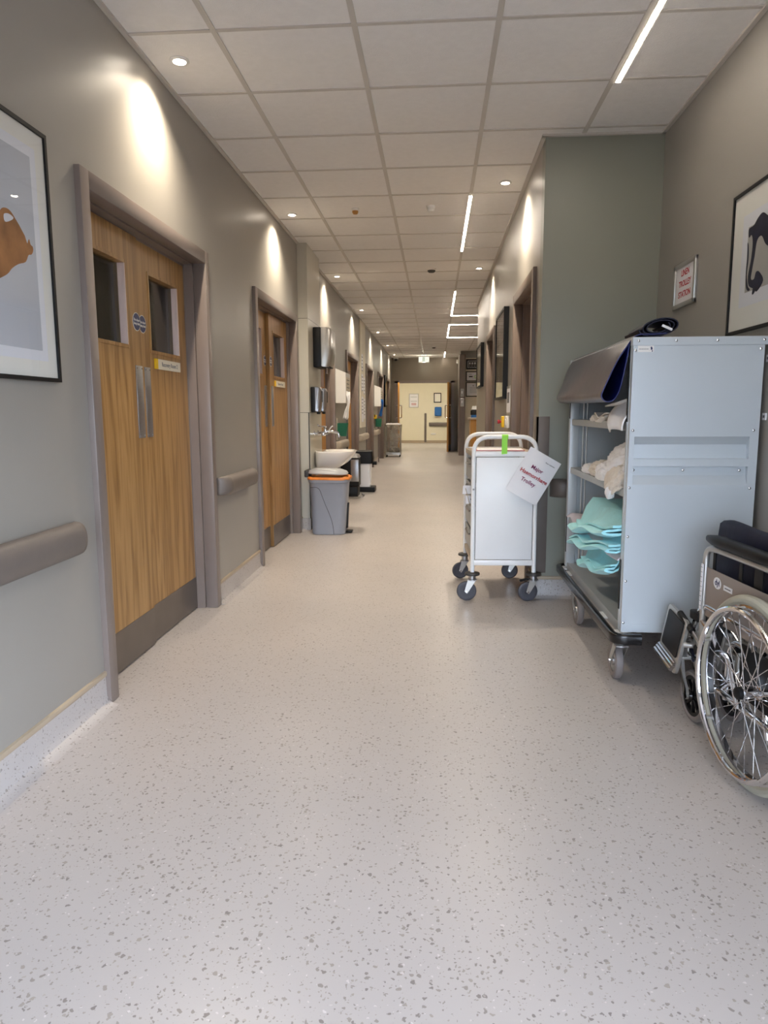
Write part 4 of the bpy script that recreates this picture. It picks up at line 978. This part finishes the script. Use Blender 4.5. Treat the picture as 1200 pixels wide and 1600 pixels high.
b.loft([[V((p.x+.006*math.sin(y*4),y,p.y+.004*math.sin(y*3))) for p in poly] for y in rng],'navy',cap=False)
for y in (rng[0],rng[-1]): b.add([V((p.x+.006*math.sin(y*4),y,p.y+.004*math.sin(y*3))) for p in poly],[[i,i+1,2*k-2-i,2*k-1-i] for i in range(k-1)],'navy')
b.build('cover_roll', cov, smooth=60)
MB().obox((.928,3.003,1.512),(1,0,-.45),(.45,0,1),.045,.010,.006,'paper',.002).build('strap_end', cov)

# linen: every bundle its own thing
def crumple(c, size, seed, mat, name, label, cat='linen', grp='linen on the trolley shelves', flat=.35, lump=.32, hang=None):
    bm = bmesh.new(); bmesh.ops.create_icosphere(bm, subdivisions=5, radius=1.)
    o = V((seed*3.1,seed*1.7,seed*.9))
    for q in bm.verts:
        p = q.co.copy(); s = V((p.x*size[0],p.y*size[1],p.z*size[2]))
        f = noise.noise(p*1.4+o)*.55; f2 = abs(noise.noise(p*2.6+o*2)); f3 = abs(noise.noise(V((p.x*5,p.y*7,p.z*9))+o*3))
        f4 = abs(noise.noise(V((p.x*11+p.y*3,p.y*6,p.z*15))+o*5)); s *= 1+lump*(f-.45*f2*1.6+.0)-.20*f3-.07*f4
        if s.z < -size[2]*flat: s.z = -size[2]*flat+(s.z+size[2]*flat)*.08
        q.co = V(c)+s+V((0,0,size[2]*flat))
        q.co.y = max(q.co.y, 3.008+.01*math.sin(q.co.x*30+q.co.z*24)**2); q.co.x = min(q.co.x, 1.26)
        if hang: q.co = hang(q.co)
    b = MB(); b.bm(bm, mat); o = b.build(name, smooth=180); place(o, c)
    return tag(o, label, cat, grp)
def fold(y0, y1, xs, z0, layers, th, mat, name, label, cat, seed, hang, grp='linen on the trolley shelves', depth=.32, gap=.004):
    """a cloth folded back and forth: serpentine section in x-z, lengthwise along y"""
    pts = []; z = z0+th/2
    for k in range(layers):
        a, c = (xs+.012*math.sin(seed+k*2.1), xs+depth)
        row = [(c,z),(c*.6+a*.4,z),(a,z)] if k % 2 == 0 else [(a,z),(c*.6+a*.4,z),(c,z)]
        pts += row; z += th+gap
    cur = [V((p[0],p[1],0)) for p in pts]; cur = smooth_curve([(p.x,p.y) for p in cur],5)
    L, R = ribbon(cur, th); poly = L+R[::-1]; k = len(L); n = 14; rings = []
    for j in range(n+1):
        y = y0+(y1-y0)*j/n; r = []
        for p in poly:
            w = noise.noise(V((p.x*9,y*5,p.y*14+seed*3)))
            e = (1-((j/n-.5)*2)**2)
            q = V((p.x+.013*w-.016*math.sin(j/n*PI), y+.010*noise.noise(V((p.x*7,p.y*30,seed))), p.y+.010*w+.010*math.sin(j*.8+seed+p.x*8)))
            r.append(hang(q))
        rings.append(r)
    b = MB(); b.loft(rings, mat, cap=False)
    for j in (0,n): b.add(rings[j],[[i,i+1,2*k-2-i,2*k-1-i] for i in range(k-1)],mat)
    o = b.build(name, smooth=70); place(o,((xs+.1),(y0+y1)/2,z0)); return tag(o,label,cat,grp)
def droop(x0, k, zmax=.0):
    def f(q):
        d = max(0., x0-q.x)
        return V((q.x+d*.28, q.y, q.z-k*d*(1+2*d)))
    return f
noh = lambda q: q
# top shelf
fold(3.42,3.74,.81,1.134,3,.006,'linen_cream','folded_cloth','cream folded cloth lying on the top shelf behind the hanging sheet','cloth',1,noh)
pts = []
for j in range(9):
    row = []
    for i in range(9):
        u, v = i/8, j/8
        y = 3.45-.44*u; z = 1.23-.0*u
        top = V((.80+.05*(1-v), 3.46-.455*u, 1.205+.03*u)); bot = V((.772, 3.24-.225*u, 1.085+.022*u))
        p = top*(1-v)+bot*v; p.x += .010*math.sin(u*7+v*3)-.02*math.sin(v*PI); p.z += .008*math.sin(u*5)
        row.append(p)
    pts.append(row)
b = MB(); b.loft(pts,'linen',cap=False,closed=False)
b.loft([[V((.80,3.46,1.205)),V((.80,3.01,1.235))],[V((1.0,3.42,1.22)),V((1.0,3.02,1.25))],[V((1.15,3.40,1.14)),V((1.15,3.03,1.14))]],'linen',cap=False,closed=False)
o = b.build('draped_sheet', smooth=60); md = o.modifiers.new('thick','SOLIDIFY'); md.thickness = .006
tag(place(o,(.85,3.23,1.134)),'white sheet with its corner hanging over the top shelf edge','sheet','linen on the trolley shelves')
# middle shelf
crumple((.96,3.34,.852),(.18,.36,.15),3,'linen','bundled_sheet','big white bundled sheet, highest of the pile on the middle shelf','sheet',hang=lambda q: V((q.x,q.y,q.z+max(0,(3.4-q.y))*.10)))
crumple((.85,3.68,.852),(.065,.17,.065),5,'linen_cream','crumpled_cloth','cream crumpled cloth next to the farthest white one on the middle shelf','cloth')
crumple((.84,3.45,.852),(.07,.16,.075),8,'linen','crumpled_cloth','white crumpled cloth in the front of the middle shelf pile','cloth')
crumple((.835,3.86,.852),(.05,.11,.04),23,'linen','crumpled_cloth','small white crumpled cloth farthest along the middle shelf','cloth')
crumple((.83,3.22,.852),(.085,.16,.075),12,'linen_cream','crumpled_cloth','cream crumpled cloth hanging over the middle shelf edge','cloth',hang=droop(.80,.9))
crumple((.90,3.12,.90),(.10,.12,.075),15,'linen','crumpled_cloth','white crumpled cloth nearest the end panel on the middle shelf','cloth')
crumple((.775,3.20,.79),(.022,.045,.03),19,'linen','cloth_corner','small white cloth end sticking out under the middle shelf edge','cloth',flat=.9)
# bottom shelf
fold(3.02,4.20,.80,.566,2,.006,'lilac','folded_sheet','pale lilac sheet lying under the turquoise gowns','sheet',4,droop(.80,.5))
def lip(extra, x1=.835, w=.075):
    def f(q):
        k = max(0.,min(1.,(x1-q.x)/w)); k = k*k*(3-2*k)
        return V((q.x+.02*k, q.y, q.z-k*(.02+extra+.125*max(0,q.y-3.02))))
    return f
fold(3.06,3.66,.735,.570,3,.009,'teal','folded_gown','turquoise folded gown lowest on the bottom shelf, hanging furthest down','gown',2,lip(.075),'folded turquoise gowns',.30,.006)
fold(3.035,3.86,.722,.617,3,.010,'teal','folded_gown','turquoise folded gown in the middle of the stack on the bottom shelf','gown',6,lip(.02),'folded turquoise gowns',.32,.006)
fold(3.03,3.84,.728,.667,3,.011,'teal','folded_gown','pale turquoise folded gown on top of the stack on the bottom shelf','gown',9,lip(.0),'folded turquoise gowns',.32,.006)
# ------------------------------------------------------------------ folded wheelchair (local frame: +y is its front, +x towards the wall)
WO, WA = V((.985,2.186,0)), math.radians(5)
wc = thing('wheelchair','folded chrome wheelchair with spoked wheels beside the linen trolley','wheelchair',WO,WA)
def wl(x, y, z):
    dx, dy = x-WO.x, y-WO.y; c, s = math.cos(WA), math.sin(WA); return V((dx*c+dy*s, -dx*s+dy*c, z))
def B(mb, name, parent=wc, smooth=35.): return mb.build(name, parent, smooth, local=True)
ORG[wc] = V((0,0,0))
def ring(R, n=64, X=0., z=.305, y=0.): return [V((X, y+R*math.cos(2*PI*k/n), z+R*math.sin(2*PI*k/n))) for k in range(n)]
spoke_me = None
for X, sg in ((0.,-1),(.235,1)):
    tyre = B(MB().tube(ring(.289,72,X), .0175, 'tyre', 10, True), 'drive_wheel')
    rim = MB(); rim.lathe([(.277,-.010),(.268,-.013),(.262,-.009),(.262,.009),(.268,.013),(.277,.010)],(X,0,.305),XAX,'chrome',72,False); B(rim,'rim',tyre)
    hr = MB(); hr.tube(ring(.262,72,X+sg*.042),.0095,'chrome',10,True)
    for k in range(6):
        a = k*PI/3+.35; hr.tube([V((X+sg*.042,.262*math.cos(a),.305+.262*math.sin(a))),V((X+sg*.008,.268*math.cos(a),.305+.268*math.sin(a)))],.005,'silver',8)
    B(hr,'hand_rim',tyre)
    hb = MB(); hb.lathe([(.022,-.03),(.022,-.026),(.014,-.022),(.014,.022),(.022,.026),(.022,.03)],(X,0,.305),XAX,'chrome',20); hb.lathe([(.020,.030*sg),(.020,.042*sg),(.012,.048*sg),(.001,.049*sg)],(X,0,.305),XAX,'black',20); B(hb,'hub',tyre)
    for k in range(32):
        s2 = 1 if k % 2 else -1; dirn = 1 if (k//2) % 2 else -1
        a = 2*PI*k/32; a0 = a+dirn*1.15
        B(MB().tube([V((X+s2*.026,.019*math.cos(a0),.305+.019*math.sin(a0))),V((X,.264*math.cos(a),.305+.264*math.sin(a)))],.0014,'chrome',5),'spoke',tyre)
for Xs, sd in ((.045,-1),(.190,1)):
    f = MB()
    f.tube(fillet([V((Xs-.004,.425,.19)),V((Xs-.004,.425,.44)),V((Xs,.432,.682)),V((Xs,.35,.690)),V((Xs,-.12,.694)),V((Xs,-.13,.10))],.045,7),.0115,'silver',12)
    B(f,'arm_frame')
    f = MB(); f.tube(fillet([V((Xs,-.13,.47)),V((Xs,.40,.47)),V((Xs,.455,.44)),V((Xs,.55,.30)),V((Xs,.56,.24))],.05),.011,'chrome',12); B(f,'seat_rail')
    f = MB(); f.tube(fillet([V((Xs,-.13,.20)),V((Xs,.42,.20))],.05),.011,'chrome',12); B(f,'lower_rail')
    f = MB(); f.tube([V((Xs,-.13,.10)),V((Xs,-.145,.66)),V((Xs,-.16,.88)),V((Xs,-.21,.915)),V((Xs,-.30,.915))],.0115,'chrome',12); f.tube([V((Xs,-.20,.915)),V((Xs,-.31,.915))],.016,'black',12); B(f,'push_handle')
    f = MB(); rr = [rrect(.046,.030,.012,4)]; n = 10; secs = []
    for k in range(n+1):
        y = .418-.44*k/n; s = .55 if k in (0,n) else (.88 if k in (1,n-1) else 1)
        secs.append([V((Xs+a*s,y,.722+b*s)) for a,b in rrect(.048,.040,.015,4)])
    f.loft(secs,'black'); B(f,'armrest_pad')
    p = MB(); p.prism([(-.12,.435),(.418,.435),(.424,.615),(-.12,.615)],(Xs+.002*sd-.001,0,0),YAX,ZAX,.003,'skirt'); sp_ = B(p,'side_panel',wc,0)
    if sd < 0:
        q = MB(); n0 = (Xs-.0045,.33,.575)
        oval = [(.028*math.cos(2*PI*k/24),.021*math.sin(2*PI*k/24)) for k in range(24)]
        q.prism(oval,n0,(0,-1,0),ZAX,.0006,'paper'); q.text('dyl',.030,V(n0)+V((-.0008,0,.001)),(0,-1,.0),ZAX,'blue'); B(q,'oval_badge',sp_,0)
        q = MB(); q.box(Xs-.0052,Xs-.004,.225,.285,.562,.580,'paper'); q.box(Xs-.0056,Xs-.0051,.235,.275,.569,.573,'greyprint'); B(q,'white_label',sp_,0)
        q = MB(); q.box(Xs-.0175,Xs-.0145,.418,.432,.455,.625,'paper')
        for k in range(9): q.box(Xs-.0179,Xs-.0174,.418,.432,.468+k*.018,.4695+k*.018,'greyprint')
        B(q,'height_scale',sp_,0)
    for yy, w_ in ((.385,.016),(.20,.02),(.09,.05)):
        B(MB().box(Xs+.006,Xs+.012,yy-w_/2,yy+w_/2,.60,.695,'black'),'strap',sp_,0)
    # caster assembly
    cx, cyy, r = Xs+.002, .47, .1
    g = MB(); g.tube([V((cx,.537,.225)),V((cx,.537,.305))],.0155,'silver',14); g.lathe([(.016,.305),(.010,.318),(.004,.322)],(cx,.537,0),ZAX,'chrome',14)
    for s2 in (-1,1):
        o = V((cx+s2*.022,0,0))
        sec = [(.525,.228),(.485,.232),(.470,.17),(.452,.118),(.447,.092),(.430,.088),(.428,.104),(.440,.15),(.478,.20),(.515,.222)]
        sec = [(.528,.232),(.487,.234),(.478,.19),(.455,.13),(.446,.096),(.432,.088),(.428,.102),(.446,.15),(.478,.20)]
        sec = [(.562,.215),(.562,.235),(.522,.235),(.508,.185),(.482,.125),(.479,.094),(.466,.088),(.459,.100),(.469,.13),(.502,.165),(.540,.20)] 
        a_ = [V((cx+s2*.022,y,z)) for y,z in sec]; g.loft([a_,[p+V((s2*.011,0,0)) for p in a_]],'silver')
    g.box(cx-.027,cx+.027,.520,.562,.224,.236,'silver',.003); g.lathe([(.007,-.03),(.007,.03)],(cx,cyy,r),XAX,'chrome',10)
    g.tube([V((cx,.537,.25)),V((Xs-.004,.425,.25))],.010,'chrome',10); g.tube([V((cx,.537,.295)),V((Xs-.004,.425,.285))],.010,'silver',10)
    fk = B(g,'caster_fork')
    B(MB().tube([V((cx,cyy+.087*math.cos(2*PI*k/40),r+.087*math.sin(2*PI*k/40))) for k in range(40)],.0128,'castor_tyre',10,True),'caster_tyre',fk)
    g = MB(); g.lathe([(.078,-.008),(.078,.008),(.064,.008),(.064,-.008),(.078,-.008)],(cx,cyy,r),XAX,'black',40,False); g.lathe([(.018,-.014),(.018,.014)],(cx,cyy,r),XAX,'black',18)
    for k in range(8):
        a = 2*PI*k/8; d = V((0,math.cos(a),math.sin(a))); g.obox(V((cx,cyy,r))+d*.041,d,XAX,.052,.012,.009,'black')
    B(g,'caster_wheel',fk)
    # brake lever
    g = MB(); g.tube([V((Xs-.035,.545,.405)),V((Xs-.032,.44,.365))],.0125,'black',12); g.tube([V((Xs-.032,.445,.367)),V((Xs-.028,.36,.325)),V((Xs-.028,.31,.34))],.006,'chrome',8); g.box(Xs-.034,Xs-.012,.33,.40,.32,.345,'silver',.004); B(g,'brake_lever')
    # clamp and fittings at the front post
    g = MB(); g.box(Xs-.02,Xs+.016,.43,.50,.40,.435,'black',.006); g.tube([V((Xs-.01,.36,.395)),V((Xs-.006,.425,.41)),V((Xs-.004,.45,.43))],.009,'chrome',10); cl_ = B(g,'hanger_clamp'); B(MB().lathe([(.017,-.02),(.017,.02)],(Xs-.004,.425,.30),XAX,'black',14),'clamp_knob',cl_)
# folded seat pushed up between the arms
b = MB(); rings = []
for k in range(13):
    y = .47-.60*k/12; zt = .785 if k else .78
    lean = .02*(1-k/12)
    ring_ = [(.055,.50),(.085,.62),(.098,.735),(.104,.772),(.118,zt),(.134,zt-.003),(.146,.765),(.152,.73),(.165,.62),(.185,.50),(.172,.50),(.150,.62),(.136,.70),(.122,.73),(.112,.70),(.098,.62),(.068,.50)]
    rings.append([V((x,y-(.785-z)*.12*(1-k/12)+.004*math.sin(k*1.7+x*40),z+.004*math.sin(k*.9+x*50))) for x,z in ring_])
b.loft(rings,'navy'); B(b,'folded_seat',wc,60)
b = MB(); b.loft([[V((x,-.15+.01*math.sin(z*20),z)) for x in (.05,.09,.12,.15,.185)] for z in (.48,.6,.72,.86)],'navy',cap=False,closed=False); o = B(b,'backrest'); md = o.modifiers.new('thick','SOLIDIFY'); md.thickness = .012
B(MB().tube([V((.045,.28,.20)),V((.19,.10,.47))],.010,'chrome',10),'cross_brace'); B(MB().tube([V((.19,.28,.20)),V((.045,.10,.47))],.010,'chrome',10),'cross_brace')
B(MB().tube(fillet([V((.10,.34,.14)),V((.10,.33,.37)),V((.10,.12,.37)),V((.10,.06,.12))],.07,8),.0105,'chrome',12),'folding_link')
B(MB().tube(fillet([V((.03,.30,.16)),V((.03,.31,.33)),V((.03,.20,.36)),V((.03,.12,.20))],.06,8),.0105,'chrome',12),'folding_link')
B(MB().obox((.085,.12,.30),YAX,ZAX,.20,.18,.006,'black'),'inner_panel')
B(MB().lathe([(.011,-.02),(.011,.24)],(0,0,.305),XAX,'chrome',12),'axle')
# left footplate folded up, right one behind it
def footplate(dx, dy):
    tl, tr, bl, br = wl(.945+dx,2.80+dy,.405), wl(.952+dx,2.62+dy,.392), wl(.915+dx,2.885+dy,.215), wl(.925+dx,2.695+dy,.175)
    r = ((tr-tl)+(br-bl)).normalized(); u = ((tl-bl)+(tr-br)); u = (u-r*u.dot(r)).normalized(); c = (tl+tr+bl+br)/4; n = r.cross(u)
    w = ((tr-tl).length+(br-bl).length)/2; h = ((tl-bl).length+(tr-br).length)/2
    if n.x > 0: n = -n
    g = MB(); g.prism(rrect(w,h,.018,4),c-r.cross(u)*.006,r,u,.012,'silver')
    o = B(g,'footplate')
    cc = c+u*h*.10
    g = MB(); g.prism(rrect(w*.80,h*.66,.010,3),cc+n*.0085-r.cross(u)*.0015,r,u,.003,'black'); B(g,'grip_pad',o)
    for k in range(3):
        q = c-u*(h*.36+.020*(k-1)*.55)+n*(.010+.006*k)
        g = MB(); g.tube([q-r*w*.47,q+r*w*.47],.0085,'chrome',10); B(g,'heel_ridge',o)
    h0 = c+r*w*.5
    g = MB(); g.tube(fillet([h0+u*.02,h0+u*.02+V((.03,-.02,0)),V((.075,.50,.36)) if dx == 0 else V((.2,.50,.36))],.02),.010,'silver',10); B(g,'hinge_arm',o)
footplate(0,0); footplate(.16,.015)
B(MB().obox(wl(.985,2.70,.27),(.2,1,.2),ZAX,.10,.05,.008,'navy',.003),'calf_strap')
# ------------------------------------------------------------------ lights, world, camera
def downlight(x, y, label, power, grp):
    t = thing('downlight', label, 'ceiling light', (x,y,ZC-.001), 0, grp)
    MB().lathe([(.026,.006),(.043,.001),(.046,-.004),(.040,-.009),(.030,-.008),(.027,0)],(x,y,ZC-.001),ZAX,'white',28,False).build('trim_ring', t)
    MB().lathe([(.001,-.006),(.018,-.0055),(.027,-.001),(.027,.003)],(x,y,ZC-.001),ZAX,'lampface',20).build('lamp', t)
    l = bpy.data.lights.new('downlight_beam','SPOT'); l.energy = power; l.color = (1.,.86,.67); l.spot_size = math.radians(134); l.spot_blend = 1.; l.shadow_soft_size = .025
    o = bpy.data.objects.new('downlight_beam', l); COL.objects.link(o); o.location = (x,y,ZC-.016)
PL = 66.
LD = [3.43,6.0,8.67,11.5,14.68,17.6,20.4]
LN = ['round downlight nearest the viewer, above the first oak double door','round downlight above the second oak double door','round downlight just past the boxed sink column','round downlight before the cream notice panel on the left wall','round downlight just past the cream notice panel','second farthest round downlight along the left wall','farthest round downlight, beside the camera at the end wall']
for y, n in zip(LD, LN): downlight(-1.185,y,n,PL,'downlights along the left wall')
downlight(.48,5.32,'round downlight nearest the viewer along the right wall',PL,'downlights along the right wall')
downlight(.475,8.34,'round downlight above the picture farther along the right wall',PL,'downlights along the right wall')
def strip(label, segs, grp='linear ceiling lights'):
    x0, y0 = segs[0][0], segs[0][2]
    t = thing('linear_ceiling_light', label, 'ceiling light', (x0,y0,ZC-.004), 0, grp)
    d, h = MB(), MB()
    for a,b,c,e in segs:
        d.box(a+.004,b-.004,c+.004,e-.004,ZC-.0075,ZC-.003,'led'); h.box(a-.004,b+.004,c-.004,e+.004,ZC-.0055,ZC,'grid')
    h.build('housing', t, smooth=0); d.build('diffuser', t, smooth=0)
W = .027
strip('bright linear light over the wheelchair alcove, nearest the viewer',[(.867,.867+W,1.4,3.81)])
strip('straight linear light set in the corridor ceiling above the white trolley',[(.25-W/2,.25+W/2,5.6,7.455)])
strip('L-shaped linear light turning right towards the reception',[(.25-W/2,.25+W/2,9.87,12.33),(.25+W/2,2.4,12.294,12.33)])
strip('three-sided linear light framing the reception ceiling',[(.24-W/2,.24+W/2,13.55,15.9),(.24+W/2,2.4,13.55,13.586),(.24+W/2,2.4,15.864,15.9)])
strip('short linear light near the exit sign, farthest away',[(.24-W/2,.24+W/2,19.7,21.5)])
# ceiling panels added out of view to light the room beyond the end doors
for x, nm in ((-1.2,'left'),(.5,'right')):
    t = thing('added_panel_light','square added unseen ceiling panel beyond the end doors, on the %s' % nm,'ceiling light',(x,24.6,ZC-.004),0,'added panels beyond the end doors')
    MB().box(x-.3,x+.3,24.3,24.9,ZC-.008,ZC,'white').build('housing', t, smooth=0)
    MB().box(x-.28,x+.28,24.32,24.88,ZC-.012,ZC-.008,'added_panel').build('diffuser', t, smooth=0)
wd = bpy.data.worlds.new('daylight'); scene.world = wd; wd.use_nodes = True
nt = wd.node_tree; bg = nt.nodes['Background']
tc = nt.nodes.new('ShaderNodeTexCoord'); sx = nt.nodes.new('ShaderNodeSeparateXYZ'); nt.links.new(tc.outputs['Generated'], sx.inputs[0])
rp = nt.nodes.new('ShaderNodeValToRGB'); e = rp.color_ramp.elements
e[0].position = .49; e[0].color = (.05,.05,.05,1); e[1].position = .505; e[1].color = (.38,.47,.58,1)
k = e.new(1.); k.color = (.85,.96,1.14,1)
k = e.new(.66); k.color = (.82,.92,1.10,1)
mr = nt.nodes.new('ShaderNodeMapRange'); mr.inputs[1].default_value = -1; mr.inputs[2].default_value = 1
nt.links.new(sx.outputs['Z'], mr.inputs[0]); nt.links.new(mr.outputs[0], rp.inputs[0]); nt.links.new(rp.outputs[0], bg.inputs[0])
bg.inputs[1].default_value = SKY
pl = bpy.data.lights.new('daylight_portal','AREA'); pl.shape = 'RECTANGLE'; pl.size = 2.5; pl.size_y = 2.1; pl.cycles.is_portal = True
po = bpy.data.objects.new('daylight_portal', pl); COL.objects.link(po); po.location = (0,Y0-.2,1.05); po.rotation_euler = (PI/2,0,PI) ; po.rotation_euler = (-PI/2,0,0)
pl = bpy.data.lights.new('daylight_portal','AREA'); pl.shape = 'RECTANGLE'; pl.size = 2.65; pl.size_y = 1.9; pl.cycles.is_portal = True
po = bpy.data.objects.new('daylight_portal', pl); COL.objects.link(po); po.location = (XA+.18,-.875,1.2); po.rotation_euler = (PI/2,0,PI/2)
cam = bpy.data.cameras.new('camera'); co = bpy.data.objects.new('camera', cam); COL.objects.link(co)
Rm = [[CAMR[i][0], -CAMR[i][1], -CAMR[i][2]] for i in range(3)]
co.matrix_world = Matrix(((*Rm[0],0),(*Rm[1],0),(*Rm[2],1.18),(0,0,0,1)))
cam.sensor_fit = 'VERTICAL'; cam.sensor_height = 32; cam.sensor_width = 24; cam.lens = 1105/1600*32; cam.clip_start = .05
scene.camera = co
scene.view_settings.view_transform = 'Standard'; scene.view_settings.look = 'None'; scene.view_settings.gamma = 1; scene.view_settings.use_curve_mapping = False
scene.view_settings.exposure = EXPO
cy = scene.cycles; cy.use_denoising = True; cy.max_bounces = 10; cy.diffuse_bounces = 6; cy.glossy_bounces = 4; cy.transparent_max_bounces = 12; cy.sample_clamp_indirect = 6.; cy.caustics_reflective = False; cy.caustics_refractive = False
try: cy.denoiser = 'OPENIMAGEDENOISE'; cy.denoising_prefilter = 'ACCURATE'
except Exception: pass
